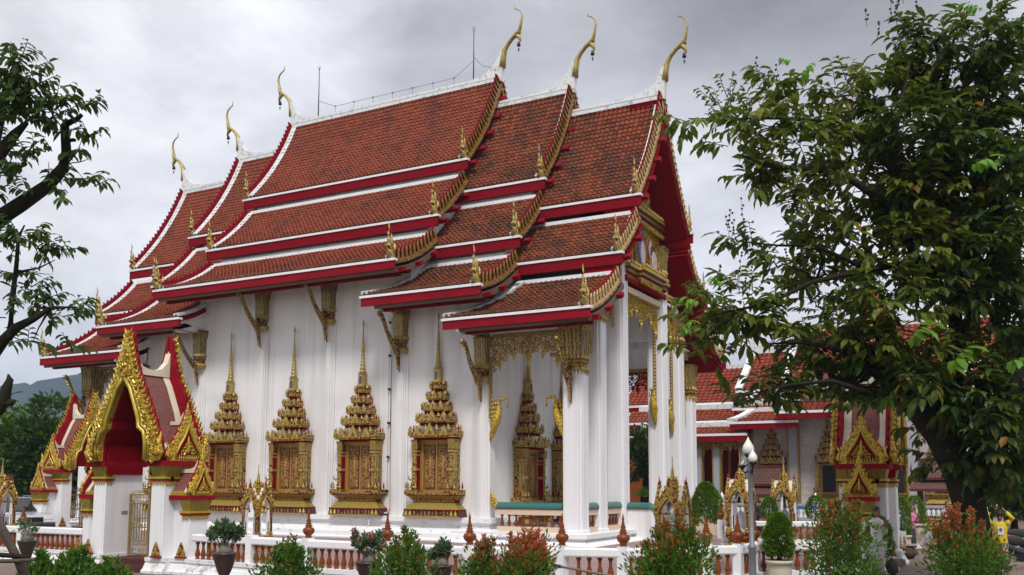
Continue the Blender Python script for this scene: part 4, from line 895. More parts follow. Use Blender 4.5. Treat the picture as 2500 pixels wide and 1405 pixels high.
# ================================================================ gateways
def gateway(loc,rz,label,scale=1):
    o=thing('gateway',loc,rz,label,'gateway','gilded gateways in the terrace balustrade'); o.scale=(scale,)*3
    OUT=[(1.34,2.86),(1.30,3.25),(1.12,3.72),(.86,4.22),(.59,4.75),(.35,5.15),(.24,5.5),(.11,5.95),(0,6.35)]
    INN=[(.88,2.86),(.88,3.32),(.80,3.60),(.60,3.72),(.58,3.95),(.49,4.15),(.22,4.76),(0,5.05)]
    b=MB(); prof=[(0.0,-.35),(0,.05),(-.06,.10),(-.12,.22),(-.15,.25),(-.11,.29),(-.11,.38)]
    for s in (-1,1):
        b=MB()
        for x0,x1,y0,y1 in ((.86,1.62,-.78,.86),(1.62,2.36,-.62,.55)):
            xa,xb=sorted((s*x0,s*x1)); c=MB()
            for (o0,z0),(o1,z1) in zip(prof,prof[1:]):
                c.poly([(xa-o0*0,y0-o0-.0,z0),(xb,y0-o0,z0),(xb,y1+o0,z0),(xa,y1+o0,z0),(xa,y0-o1,z1),(xb,y0-o1,z1),(xb,y1+o1,z1),(xa,y1+o1,z1)],[(0,3,2,1),(4,5,6,7),(0,1,5,4),(1,2,6,5),(2,3,7,6),(3,0,4,7)],'base_white')
            b.poly(c.v,c.f,'base_white')
        b.build('base',o)
    b=MB(); b.box(-.86,.86,-.45,.85,-.2,.30,'maroon'); b.box(-.86,.86,-.75,-.45,-.2,.15,'maroon'); b.build('steps',o)
    for s in (-1,1):
        b=MB(); xa,xb=sorted((s*.88,s*1.36)); b.box(xa,xb,-.55,.65,.38,2.3,'column_white'); b.box(xa+.05,xb-.05,-.57,-.5,.4,2.28,'column_white')
        b.box(*sorted((s*1.36,s*1.86)),-.2,.25,.38,1.86,'column_white'); p=b.build('pier',o)
        b=MB(); b.box(*sorted((s*1.80,s*2.05)),-.32,.30,.38,1.42,'column_white'); p2=b.build('pier',o)
        def cap(x0,x1,y0,y1,z0,z1,par,dr=.13):
            b=MB(); x0,x1=sorted((x0,x1)); e=.07
            b.box(x0-.02,x1+.02,y0-.02,y1+.02,z0,z0+.04,'gold_plain'); b.box(x0-.05,x1+.05,y0-.05,y1+.05,z0+.04,z0+.09,'red'); b.box(x0-.06,x1+.06,y0-.06,y1+.06,z0+.09,z0+.15,'gold_yellow')
            b.poly([(x0,y0,z0+.15),(x1,y0,z0+.15),(x1,y1,z0+.15),(x0,y1,z0+.15),(x0-e,y0-e,z1),(x1+e,y0-e,z1),(x1+e,y1+e,z1),(x0-e,y1+e,z1)],[(0,3,2,1),(4,5,6,7),(0,1,5,4),(1,2,6,5),(2,3,7,6),(3,0,4,7)],'gold_olive')
            n=max(3,int((x1-x0)/.08)); 
            for i in range(n): 
                for yy in (y0-.03,y1+.03): b.bud(lerp(x0,x1,(i+.5)/n),yy,z0+.02,.08,-dr,'gold_yellow',.03)
            n=max(3,int((y1-y0)/.08))
            for i in range(n):
                for xx in (x0-.03,x1+.03): b.bud(xx,lerp(y0,y1,(i+.5)/n),z0+.02,.03,-dr,'gold_yellow',.08)
            b.build('capital',par)
        cap(s*.90,s*1.36,-.55,-.36,2.30,2.72,p); cap(s*1.06,s*1.36,-.352,.65,2.301,2.719,p); c2=MB(); c2.box(*sorted((s*.881,s*1.05)),-.35,.64,2.3,2.73,'column_white'); c2.build('pier_head',p); cap(s*1.80,s*2.05,-.32,.30,1.42,1.85,p2)
        b=MB(); b.box(*sorted((s*.80,s*1.56)),-.70,.72,2.72,2.86,'red_bright'); b.build('red_band',o); b=MB(); b.box(*sorted((s*1.36,s*2.18)),-.40,.40,1.85,1.97,'red_bright'); b.build('red_band',o)
        # side gable and wing gable (small pediments facing along the wall)
        def gable(xp,hw,z0,z1,nm):
            b=MB(); h=z1-z0
            pts=[(-hw,z0),(hw,z0),(hw*1.02,z0+h*.2),(hw*.8,z0+h*.36),(hw*.45,z0+h*.58),(hw*.22,z0+h*.76),(hw*.09,z0+h*.9),(0,z0+h),(-hw*.09,z0+h*.9),(-hw*.22,z0+h*.76),(-hw*.45,z0+h*.58),(-hw*.8,z0+h*.36),(-hw*1.02,z0+h*.2)]
            xa,xb=sorted((s*(xp-.10),s*xp)); b.prism(pts,'x',xa,xb,'gold_bright')
            xa2,xb2=sorted((s*(xp-.16),s*(xp-.10))); b.prism([(a*1.04,c+.02) for a,c in pts],'x',xa2,xb2,'red_bright')
            inn=[(a*.58,z0+.06+(c-z0)*.6) for a,c in pts]; xa,xb=sorted((s*xp,s*(xp+.012))); b.prism(inn,'x',xa,xb,'red_deep')
            rib=[(s*(xp+.02),a*.66,z0+.04+(c-z0)*.68) for a,c in pts[1:]]; rib=rib[:]; b.tube(rib+[(s*(xp+.02),-hw*.66,z0+.04)],.035*hw/.65,'gold_yellow',5)
            for i in range(9): b.bud(s*(xp+.02),lerp(-hw*.5,hw*.5,i/8),z0+.02,.06,.13*h,'gold_yellow',hw*.1)
            for sg in (-1,1):
                for a0 in (0,1,2): b.scroll((s*(xp+.03),sg*hw*.17*(a0*.7+.4),z0+h*(.17+.07*(2-a0))),hw*.15,'gold_yellow',ax=(0,1,0),flip=sg,w=.022*hw/.6,n=8)
            b.lathe([(.02,0),(hw*.14,h*.08),(hw*.05,h*.16),(hw*.1,h*.2),(.005,h*.36)],(s*(xp+.03),0,z0+h*.14),'gold_yellow',6,sx=.5)
            for sg in (-1,1):
                for i in range(9):
                    t=i/8; k=1+t*6; j=min(int(k),6); f=k-j; a=pts[j+0] if j<7 else pts[7]; c=pts[min(j+1,7)]; a=(lerp(a[0],c[0],f),lerp(a[1],c[1],f))
                    b.bud(s*(xp-.05),sg*a[0],a[1]-.03,.08,.17*h/1.4,'gold_bright',.10,lean=(0,sg*.04))
                b.tube([(s*(xp-.05),sg*hw*.95,z0+.05),(s*(xp-.05),sg*hw*1.12,z0+h*.12),(s*(xp-.05),sg*hw*1.02,z0+h*.25),(s*(xp-.05),sg*hw*1.15,z0+h*.36)],[.07,.06,.04,.01],'gold_bright',6)
            b.lathe([(.03,0),(.05,.04),(.025,.1),(.035,.13),(.004,.3)],(s*(xp-.05),0,z1-.06),'gold_bright',6)
            return b.build(nm,o)
        gable(1.54,.57,2.86,4.18,'side_gable'); gable(2.14,.36,1.97,2.95,'wing_gable')
        def gl_roof(x0,x1,hw,z0,zr,nm):
            b=MB(); xa,xb=sorted((s*x0,s*x1)); L=xb-xa
            for sg in (-1,1):
                prof=[(0,zr),(hw*.45,lerp(zr,z0,.55)),(hw*.62,lerp(zr,z0,.68)),(hw,z0)]; d=0
                for (a0,c0),(a1,c1) in zip(prof,prof[1:]):
                    ln=math.dist((a0,c0),(a1,c1)); vs=[(xa,sg*a0,c0),(xb,sg*a0,c0),(xb,sg*a1,c1),(xa,sg*a1,c1)]
                    b.poly(vs,[(0,1,2,3)],'brick_tile',uvs=[(0,-d),(L,-d),(L,-d-ln),(0,-d-ln)]); d+=ln
                    vs=[(xb-.0 if s>0 else xa,sg*a0,c0+.03),(xb-.14 if s>0 else xa+.14,sg*a0,c0+.03),(xb-.14 if s>0 else xa+.14,sg*a1,c1+.03),(xb if s>0 else xa,sg*a1,c1+.03)]
                    b.poly([v for v in vs]+[(v[0],v[1],v[2]-.03) for v in vs],[(0,1,2,3),(0,4,5,1),(1,5,6,2),(2,6,7,3),(3,7,4,0)],'cream_trim')
            b.box(xa,xb,-.05,.05,zr-.03,zr+.07,'cream_trim')
            b.prism([(s*x0,zr),(s*x1,zr),(s*x1,zr+.3),(s*(x1-.12),zr+.12),(s*(x1-.3),zr+.06),(s*x0,zr+.06)],'y',-.045,.045,'cream_trim')
            for sg in (-1,1):
                b.box(xa,xb,sg*(hw-.03)-.03,sg*(hw-.03)+.03,z0-.04,z0+.02,'gold_yellow')
                n=int(L/.07)
                for i in range(n): b.bud(lerp(xa,xb,(i+.5)/n),sg*hw,z0-.01,.06,.12,'gold_yellow',.04)
            b.build(nm,o)
        gl_roof(.9,1.37,.53,2.9,3.85,'side_roof'); gl_roof(1.375,1.972,.36,2.0,2.58,'wing_roof')
        for px,py in ((1.30,-.70),(1.98,-.50),(1.30,.72),(1.98,.44)):
            b=MB(); yy=py; b.prism([(s*px-.15,.42),(s*px+.15,.42),(s*px+.10,.56),(s*px,.78),(s*px-.10,.56)],'y',yy-.03,yy+.03,'gold_carved'); b.box(s*px-.17,s*px+.17,yy-.05,yy+.05,.385,.425,'red_bright'); b.build('leaf_acroterion',o)
    for sy in (-1,1): # the two great arched gables
        b=MB(); y0,y1=sorted((sy*.70,sy*.84)); yb0,yb1=sorted((sy*.58,sy*.70))
        for s in (-1,1):
            ring=[(s*a,c) for a,c in OUT]+[(s*a,c) for a,c in reversed(INN)]
            n=len(OUT); m_=len(INN)
            for i in range(7): # strips between outer and inner outline
                pass
            def strip_(ya,yb,mat,ex):
                k=14; A=[];B_=[]
                def sample(L_,t):
                    f=t*(len(L_)-1); i=min(int(f),len(L_)-2); f-=i; return (lerp(L_[i][0],L_[i+1][0],f),lerp(L_[i][1],L_[i+1][1],f))
                for i in range(k+1): A.append(sample(OUT,i/k)); B_.append(sample(INN,i/k))
                vs=[]
                for (a,c),(e,f) in zip(A,B_): vs+=[(s*(a+ex),ya,c+ex),(s*e,ya,f),(s*(a+ex),yb,c+ex),(s*e,yb,f)]
                F_=[]
                for i in range(k): q=4*i; F_+=[(q,q+1,q+5,q+4),(q+2,q+6,q+7,q+3),(q,q+4,q+6,q+2),(q+1,q+3,q+7,q+5)]
                F_+=[(0,2,3,1),(4*k,4*k+1,4*k+3,4*k+2)]
                b.poly(vs,F_,mat)
            strip_(y0,y1,'gold_bright',0); strip_(yb0,yb1,'red_bright',.035)
            b.tube([(s*(a+.04),sy*.86,c+.02) for a,c in INN],.06,'gold_yellow',6)
            b.tube([(s*(a+.17),sy*.86,c+.05) for a,c in INN],.035,'gold_yellow',5)
            D=arc_len(OUT); N=24
            for i in range(N):
                p,t,nn=samp(OUT,D,D[-1]*(i+.3)/N); b.bud(s*(p[0]+.02),sy*.78,p[1]-.05,.13,.24,'gold_bright',.14,lean=(s*.10,0)); 
                if i<N-4: b.scroll((s*(p[0]-.14),sy*.87,p[1]-.02),.09,'gold_bright' if i%2 else 'gold_yellow',flip=s*(1 if i%2 else -1),a0=i,w=.032,n=7)
                if i%2==0: b.bud(s*(p[0]+.03),sy*.66,p[1]-.05,.10,.22,'red_bright',.1,lean=(s*.10,0))
            b.tube([(s*1.28,sy*.78,2.95),(s*1.40,sy*.78,3.1),(s*1.33,sy*.78,3.35),(s*1.42,sy*.78,3.62)],[.11,.10,.07,.01],'gold_bright',6)
        b.lathe([(.10,0),(.2,.1),(.12,.25),(.16,.3),(.09,.5),(.12,.55),(.05,.85),(.07,.9),(.005,1.25)],(0,sy*.77,5.02),'gold_bright',8)
        b.build('arched_gable',o)
    # roof between the gables
    b=MB(); prof=[(0,5.28),(.22,4.92),(.55,4.18),(.66,3.82),(.78,3.62),(1.32,3.12)]
    for s in (-1,1):
        d=0
        for (a0,c0),(a1,c1) in zip(prof,prof[1:]):
            ln=math.dist((a0,c0),(a1,c1)); b.poly([(s*a0,-.6,c0),(s*a0,.6,c0),(s*a1,.6,c1),(s*a1,-.6,c1)],[(0,1,2,3)],'brick_tile',uvs=[(0,-d),(1.2,-d),(1.2,-d-ln),(0,-d-ln)]); d+=ln
            b.poly([(s*a0,-.6,c0-.07),(s*a0,.6,c0-.07),(s*a1,.6,c1-.07),(s*a1,-.6,c1-.07)],[(3,2,1,0)],'red_deep')
            for ya,yb in ((-.6,-.38),(.38,.6)):
                vs=[(s*a0,ya,c0+.03),(s*a0,yb,c0+.03),(s*a1,yb,c1+.03),(s*a1,ya,c1+.03)]; b.poly(vs+[(x,y,z-.04) for x,y,z in vs],[(0,1,2,3),(0,4,5,1),(1,5,6,2),(2,6,7,3),(3,7,4,0)],'cream_trim')
        b.box(*sorted((s*.83,s*1.36)),-.57,.57,2.865,3.10,'red_deep')
    b.prism([(-.6,5.2),(.6,5.2),(.6,5.95),(.5,5.62),(.32,5.42),(.1,5.36),(-.1,5.36),(-.32,5.42),(-.5,5.62),(-.6,5.95)],'x',-.1,.1,'cream_trim')
    b.build('roof',o)
    # barrel lining seen from below
    b=MB(); k=len(INN)
    for s in (-1,1):
        for (a0,c0),(a1,c1) in zip(INN,INN[1:]): b.poly([(s*a0,-.6,c0),(s*a0,.6,c0),(s*a1,.6,c1),(s*a1,-.6,c1)],[(0,1,2,3)],'red_deep')
        b.box(*sorted((s*.802,s*.828)),-.575,.575,2.50,3.3,'red_deep')
    b.box(-.8,.8,.60,.64,3.0,4.6,'red_deep')
    b.build('vault_lining',o)
    for s in (-1,1): # iron leaves
        b=MB(); xa,xb=sorted((s*.02,s*.85)); y=.22
        for x in (xa+.03,xb-.03): b.box(x-.025,x+.025,y-.025,y+.025,.34,1.98,'lattice')
        for z in (.36,.70,1.08,1.32,1.72,1.96): b.box(xa,xb,y-.02,y+.02,z-.02,z+.02,'lattice')
        for i in range(7): x=lerp(xa+.1,xb-.1,i/6); b.box(x-.009,x+.009,y-.012,y+.012,.7,1.72,'lattice')
        for (z0,z1) in ((.38,.70),(1.08,1.32),(1.72,1.95)):
            nz=max(1,int((z1-z0)/.11))
            for j in range(nz):
                for i in range(7): b.scroll((lerp(xa+.08,xb-.08,i/6),y,z0+(j+.5)*(z1-z0)/nz),.055,'lattice',flip=1 if (i+j)%2 else -1,a0=i*1.3,w=.013,n=7)
        for i in range(6): b.scroll((lerp(xa+.1,xb-.1,i/5),y,2.0+.05*math.sin(math.pi*(i+.5)/6)),.06,'lattice',w=.013,n=7,flip=1 if i%2 else -1)
        b.build('gate_leaf',o)
    b=MB(); b.box(-.90,-.875,-.02,.02+.16,1.42,1.52,'plaque'); b.build('plaque',o)
    return o
GX,GY=-20.95,17.85
gateway((GX,GY,0),0,'gilded gateway with tall pointed arch and lattice gate, nearest of the gateways')
gateway((-3.92,28.85,0),math.pi/2,'gilded gateway beside the big leafy tree, seen from its side')
gateway((-37.9,28.6,0),-math.pi/2,'gilded gateway in front of the dark green tree, farthest of the gateways')
balustrade([(-18.58,17.45),(-14.6,17.1),(-10.15,16.9),(-8.4,17.65),(-7.2,18.0),(-6.0,19.7),(-5.45,20.15),(-5.36,21.2),(-4.2,22.4),(-3.92,26.45)],'long white balustrade with orange balusters and urn finials before the temple',ends=(False,False),finials=[4.0,6.1,8.2,10.2,12.2,14.2,15.2,16.0])
balustrade([(-23.35,17.9),(-27.3,17.85),(-37.9,18.4),(-37.9,26.2)],'white balustrade running away behind the dark hedge from the near gateway',ends=(False,False),fin_every=2.75)
balustrade([(-9.6,33.3),(-6.0,34.6),(-3.92,34.6),(-3.92,31.3)],'white balustrade behind the pair of gilded shrines',ends=(True,False),finials=[0])
# ================================================================ boundary-stone shrines
def shrine(loc,rz,label,k=1.0):
    o=thing('shrine',loc,rz,label,'shrine','small gilded boundary-stone shrines on the terrace'); o.scale=(k,k,k)
    b=MB(); b.sq([(.50,-.3),(.50,.05),(.46,.08),(.46,.13),(.36,.20),(.34,.26),(.38,.30),(.44,.36),(.46,.42),(.42,.45),(.46,.48),(.47,.56),(.40,.60)],(0,0,0),'gold_carved',.18)
    b.sq([(.505,.0),(.505,.05)],(0,0,0),'red',.18); b.sq([(.355,.195),(.355,.25)],(0,0,0),'red',.18); b.sq([(.462,.43),(.462,.455)],(0,0,0),'red',.18)
    b.box(-.39,.39,-.39,.39,.58,.615,'white_paint'); b.build('pedestal',o)
    for sx in (-1,1):
        for sy in (-1,1):
            b=MB(); x,y=sx*.33,sy*.33
            b.sq([(.095,.6),(.095,.66),(.075,.70),(.07,1.30),(.085,1.34),(.075,1.38),(.10,1.52),(.115,1.56),(.115,1.6)],(x,y,0),'gold_carved',.2)
            for q in range(4):
                c,s_=math.cos(q*math.pi/2),math.sin(q*math.pi/2); b.box(x+c*.078-.010-.012*abs(s_),x+c*.078+.010+.012*abs(s_),y+s_*.078-.010-.012*abs(c),y+s_*.078+.010+.012*abs(c),.74,1.28,'maroon')
            b.bud(x*1.1,y*1.1,1.6,.10,.30,'red'); b.bud(x*1.22,y,1.62,.09,.42,'gold_bright'); b.bud(x,y*1.22,1.62,.09,.42,'gold_bright')
            b.build('pillar',o)
    for q in range(4):
        b=MB(); b.T=Matrix.Rotation(q*math.pi/2,4,'Z')
        # cusped inner arch (white reveal) and gold gable
        OUTL=[(.42,1.58),(.40,1.78),(.26,2.02),(.12,2.24),(0,2.46)]; INL=[(.25,1.3),(.25,1.62),(.20,1.80),(.08,1.94),(0,2.04)]
        for s in (-1,1):
            vs=[]
            for (a,c),(e,f) in zip(OUTL,INL): vs+=[(s*a,-.45,c),(s*e,-.45,max(f,1.58) if e==.25 and f<1.5 else f),(s*a,-.36,c),(s*e,-.36,max(f,1.58) if e==.25 and f<1.5 else f)]
            F_=[]
            for i in range(4): z=4*i; F_+=[(z,z+1,z+5,z+4),(z+2,z+6,z+7,z+3),(z,z+4,z+6,z+2),(z+1,z+3,z+7,z+5)]
            b.poly(vs,F_,'gold_carved')
            b.tube([(s*(e+.02),-.46,f) for e,f in INL[1:]],.022,'gold_yellow',5)
            vs=[]
            for (a,c) in [(.26,.6),(.235,1.3),(.22,1.62),(.18,1.78),(.06,1.92),(0,2.0)]: vs+=[(s*a,-.40,c),(s*a,-.22,c)]
            b.poly(vs,[(2*i,2*i+1,2*i+3,2*i+2) for i in range(5)],'column_white')
            for i in range(7):
                t=i/6*3.99; j=int(t); f=t-j; a=lerp(OUTL[j][0],OUTL[j+1][0],f); c=lerp(OUTL[j][1],OUTL[j+1][1],f); b.bud(s*a,-.41,c-.03,.07,.13,'gold_plain',.08,lean=(s*.04,0)); b.bud(s*a,-.37,c-.02,.05,.12,'red',.04,lean=(s*.03,0))
        b.lathe([(.03,0),(.045,.06),(.02,.12),(.003,.3)],(0,-.41,2.4),'red',6)
        # white roof slope behind the gable
        for s in (-1,1): b.poly([(0,-.38,2.36),(0,-.1,2.36),(s*.36,-.1,1.76),(s*.38,-.38,1.72)],[(0,1,2,3)],'cream_trim')
        b.T=None; b.build('gable',o)
    b=MB(); b.sq([(.20,2.0),(.24,2.12),(.18,2.16),(.22,2.24),(.16,2.28),(.19,2.36),(.13,2.40),(.155,2.48),(.10,2.52),(.12,2.58),(.07,2.62)],(0,0,0),'gold_carved',.25)
    for i,(r,z) in enumerate(((.2,2.14),(.17,2.27),(.14,2.39),(.11,2.51))):
        for q in range(8): a=q*math.pi/4; b.bud(r*math.cos(a),r*math.sin(a),z,.08,.15,'gold_bright')
    b.lathe([(.07,2.62),(.075,2.66),(.05,2.69),(.06,2.72),(.042,2.76),(.05,2.79),(.035,2.83),(.04,2.86),(.02,2.92),(.012,3.1),(.018,3.13),(.003,3.3)],(0,0,0),'gold_plain',8); b.build('spire',o)
    b=MB(); b.prism([(-.12,.6),(.12,.6),(.15,.8),(.17,1.0),(.12,1.18),(0,1.3),(-.12,1.18),(-.17,1.0),(-.15,.8)],'y',-.04,.04,'marble_grey'); b.sq([(.14,.6),(.1,.68),(.12,.72)],(0,0,0),'marble_grey'); b.build('boundary_stone',o)
    return o
s1=at(632,1130,33.0)
for (px,py,dep,zb,rz,lab) in ((632,1130,33.6,-.1,0,'gilded shrine before the long wall, with its corner pillar foremost'),(1641,1110,26.5,-.05,0,'large gilded shrine behind the red flowering shrub by the temple steps'),(1805,1105,33.0,.1,0,'gilded shrine standing just behind the street lamp post'),(1912,1115,36.6,.1,0,'gilded shrine behind the clipped bush in the cream pot'),(8,1118,36.5,0,0,'gilded shrine beside the parked silver car')):
    p=at(px,py,dep); shrine((p.x,p.y,zb),rz,lab,(p.z-zb)/3.3)
# ================================================================ far hall behind the big tree
hall=thing('hall',(0,0,0),0,'second temple hall of pale marble with orange roofs, half hidden behind the big tree','temple')
def far_tier(xl,xr,yt,yb,Yb,Yt,verge=0,sag=.1,end=None):
    a=onY(xl,yb,Yb); c=onY(xr,yb,Yb); t=onY((xl+xr)/2,yt,Yt); bz=(a.z+c.z)/2
    P=curve((Yt,t.z),(Yb,bz),sag,8)
    b=tiles_mesh(P,a.x,c.x,a.x+(.9 if end else 0),c.x,.36,.42,'roof_tile_far',False); slab(b,P,a.x,c.x,-.2,-.03,'red_deep',a.x+(.9 if end else 0)); o=b.build('roof_tiles',hall)
    e=MB(); e.box(a.x-.2,c.x+.1,Yb-.08,Yb+.2,bz-.16,bz,'white_paint'); e.box(a.x-.1,c.x,Yb-.04,Yb+.15,bz-.50,bz-.16,'red'); e.build('eave_board',o)
    e=MB(); e.box(a.x+.6,c.x,Yt-.1,Yt+.3,t.z,t.z+.3,'ridge_white'); e.build('ridge_capping',o)
    if verge: e=MB(); slab(e,P,a.x-.25,a.x+.25,0,.22,'ridge_white',a.x+(.6 if end else -.25),a.x+(1.1 if end else .25)); e.build('verge_capping',o)
    return o,P,a.x,c.x
far_tier(1520,1900,905,985,64.5,68); far_tier(1520,1800,1003,1030,62.4,64.2); far_tier(1520,1820,1045,1061,60.3,62.2)
o_,P_,xa_,xb_=far_tier(1803,2000,862,950,64.0,68.2,1); h_=P_[0]
b=MB(); b.prism([(xa_-.2,h_[1]),(xa_+4,h_[1]),(xa_+4,h_[1]+.5),(xa_+1.4,h_[1]+.6),(xa_+.5,h_[1]+1.1),(xa_,h_[1]+2.0),(xa_-.2,h_[1]+2.1)],'y',68,68.4,'ridge_white'); b.tube([(xa_-.1,68.2,h_[1]+2),(xa_-.5,68.2,h_[1]+3),(xa_-.6,68.2,h_[1]+4)],[.2,.12,.03],'gold_shade',6); b.build('ridge_finial',hall)
far_tier(1795,2000,966,994,62.2,63.9,1,.08,1); far_tier(1785,1945,1006,1028,60.1,62.0,1,.08,1)
far_tier(1915,2330,800,920,63.6,68.2,1); far_tier(1912,2260,932,966,61.8,63.5,1,.08,1); far_tier(1900,2240,976,999,59.8,61.6,1,.08,1)
o_,P_,xa_,xb_=far_tier(2318,2430,778,880,64,68.5,1)
far_tier(2255,2316,760,850,66,69.5)
def W(px,Y): return onY(px,1180,Y).x
b=MB(); b.box(W(1822,62.5),W(2120,62.5),62.5,72,.5,7.9,'marble'); b.box(W(1945,62.4),W(2420,62.4),62.4,72,.45,8.8,'marble'); b.build('wall',hall)
b=MB(); b.box(W(1500,60),W(2450,60),59.4,72,-.1,.55,'marble_grey'); b.box(W(1500,60)-.2,W(2450,60),59.1,72,-.1,.3,'marble_grey'); b.build('plinth',hall)
b=MB(); b.box(W(1500,66),W(1822,66),66,66.5,.5,6.5,'red_deep'); b.box(W(1520,64),W(1690,64),64,64.3,.5,6.4,'orange_wall'); b.build('wall',hall)
for px,Y in ((1708,61.2),(1752,61.2),(1819,61.2),(1775,64.5)):
    b=MB(); x=W(px,Y); b.box(x-.2,x+.2,Y-.2,Y+.2,.5,5.0,'marble_grey' if Y<62 else 'red_deep'); b.box(x-.28,x-.2,Y-.22,Y+.2,.5,5.0,'gold_fine'); b.box(x+.2,x+.28,Y-.22,Y+.2,.5,5.0,'gold_fine'); b.sq([(.25,4.6),(.3,4.7),(.28,5.0),(.45,5.4)],(x,Y,0),'gold_carved',.2); b.build('column',hall)
lace(hall,(W(1708,61.1),61.1,0),(W(1819,61.1),61.1,0),5.35,ed(.45,.6),step=.4,pend=5)
for px,y0,zt in ((1826,62.3,6.6),(1940,62.2,7.6),(2070,58.9,7.2),(2232,58.9,7.2),(2150,62.2,7.5),(2330,62.2,7.5)):
    b=MB(); x=W(px,y0); b.box(x-.26,x+.26,y0-.2,y0+.25,.5,zt,'marble_grey'); b.box(x-.36,x-.26,y0-.24,y0+.25,.5,zt,'gold_fine'); b.box(x+.26,x+.36,y0-.24,y0+.25,.5,zt,'gold_fine'); b.sq([(.32,zt-.5),(.36,zt-.4),(.34,zt),(.55,zt+.5)],(x,y0,0),'gold_carved',.2); b.build('column',hall)
lace(hall,(W(2075,58.9),58.9,0),(W(2228,58.9),58.9,0),7.6,ed(.5,1.6),step=.4,pend=5,seed=9)
x0,x1=W(2058,58.8),W(2246,58.8); xm=(x0+x1)/2
b=MB(); b.box(x0,x1,58.6,59.4,7.7,8.2,'gold_fine'); b.prism([(x0+.2,8.2),(x1-.2,8.2),(xm+.7,11.4),(xm,13.2),(xm-.7,11.4)],'y',58.9,59.2,'gold_carved'); 
for s in (-1,1): b.prism([(xm+s*(x1-xm+.4),7.9),(xm+s*(x1-xm+.1),7.7),(xm+s*.75,11.3),(xm,13.3),(xm,13.9),(xm+s*1.0,11.6)],'y',58.5,63,'roof_tile_far')
b.build('porch_gable',hall)
b=MB(); b.box(W(1940,61.5),W(2075,61.5),61.3,62.4,7.7,8.2,'gold_fine'); b.build('cornice',hall)
tcopy(w0,hall,(W(1888,62.5),62.5,.9),0,None).scale=(.80,.8,.84)
for px in (2026,2115,2195,2300): tcopy(w0,hall,(W(px,62.4),62.4,.9),0,None).scale=(.72,.8,.86)
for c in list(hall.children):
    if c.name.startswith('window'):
        b=MB(); b.box(-.5,.5,-.36,-.32,1.08,3.0,'dark'); d=b.build('opening_shade',c)  # near-black panel paints the shade inside the window, over the shutters
# stone railing at the foot of the hall
rail=thing('stone_railing',(0,0,0),0,'weathered white stone railing along the foot of the marble hall','railing')
b=MB(); xa_,xb_=W(1690,57.5),W(2330,57.5); b.box(xa_,xb_,57.4,57.7,1.0,1.15,'marble_grey'); b.box(xa_,xb_,57.3,57.8,-.1,.3,'marble_grey'); b.build('handrail',rail)
n=60
for i in range(n):
    x=lerp(xa_,xb_,(i+.5)/n)
    if i==0: b=MB(); b.lathe([(.09,0),(.12,.1),(.05,.3),(.12,.5),(.06,.7)],(0,0,0),'white_paint',8); q0=b.build('baluster',rail); q=q0
    else: q=q0.copy(); COL.objects.link(q)
    q.location=(x,57.55,.3)
for i in range(9):
    x=lerp(xa_,xb_,i/8); b=MB(); b.box(x-.16,x+.16,57.35,57.75,.3,1.3,'white_paint'); b.lathe([(.12,1.3),(.16,1.4),(.1,1.5),(.13,1.6),(.01,1.8)],(x,57.55,0),'white_paint',8); b.build('post',rail)
# small dark-shingled pavilions
def pavilion(px,py_eave,dep,w,label):
    p=at(px,py_eave,dep); o=thing('pavilion',(p.x,p.y,0),.0,label,'pavilion','small brown shingled pavilions'); ze=p.z
    def hip(hw,dp,z0,z1,ridge,nm):
        b=MB()
        for s in (-1,1): 
            L=math.hypot(dp,z1-z0); b.poly([(-hw,s*dp,z0),(hw,s*dp,z0),(hw*ridge,s*.02,z1),(-hw*ridge,s*.02,z1)],[(0,1,2,3)],'shingle',uvs=[(0,0),(2*hw,0),(2*hw,L),(0,L)])
            b.poly([(-hw,s*dp,z0-.06),(hw,s*dp,z0-.06),(hw*ridge,s*.02,z1-.06),(-hw*ridge,s*.02,z1-.06)],[(0,1,2,3)],'maroon')
            b.prism([(s*dp,z0-.05),(s*dp,z0+.0),(0,z1+.03),(0,z1-.02)],'x',-hw-.04,-hw+.03,'maroon'); b.prism([(s*dp,z0-.05),(s*dp,z0+.0),(0,z1+.03),(0,z1-.02)],'x',hw-.03,hw+.04,'maroon')
            b.box(-hw,hw,s*dp-.04,s*dp+.04,z0-.1,z0+.02,'maroon')
        b.prism([(-dp*.8,z0),(dp*.8,z0),(0,z1-.1)],'x',-hw*.9,hw*.9,'maroon')
        b.box(-hw*ridge,hw*ridge,-.05,.05,z1-.02,z1+.08,'maroon')
        for s in (-1,1): b.tube([(s*hw,0,z1),(s*(hw+.05),0,z1+.3),(s*hw,0,z1+.65)],[.06,.04,.005],'maroon',5)
        b.build(nm,o)
    hip(w*.62,w*.42,ze+.45,ze+1.25,1,'roof'); hip(w*.85,w*.75,ze-.05,ze+.55,.9,'roof')
    for sx in (-1,1):
        for sy in (-1,1): b=MB(); b.box(sx*w*.62-.06,sx*w*.62+.06,sy*w*.5-.06,sy*w*.5+.06,.1,ze+.1,'maroon'); b.build('post',o)
    b=MB(); b.box(-w*.7,w*.7,-w*.6,w*.6,-.1,.25,'marble_grey'); b.box(-w*.5,w*.5,-w*.3,w*.3,.25,.9,'gold_shade'); b.build('platform',o)
pavilion(1872,1205,46,1.15,'small brown shingled pavilion between the two gilded shrines and the marble hall')
pavilion(2296,1192,42,1.35,'small brown shingled pavilion beside the leaning trunk of the big tree')
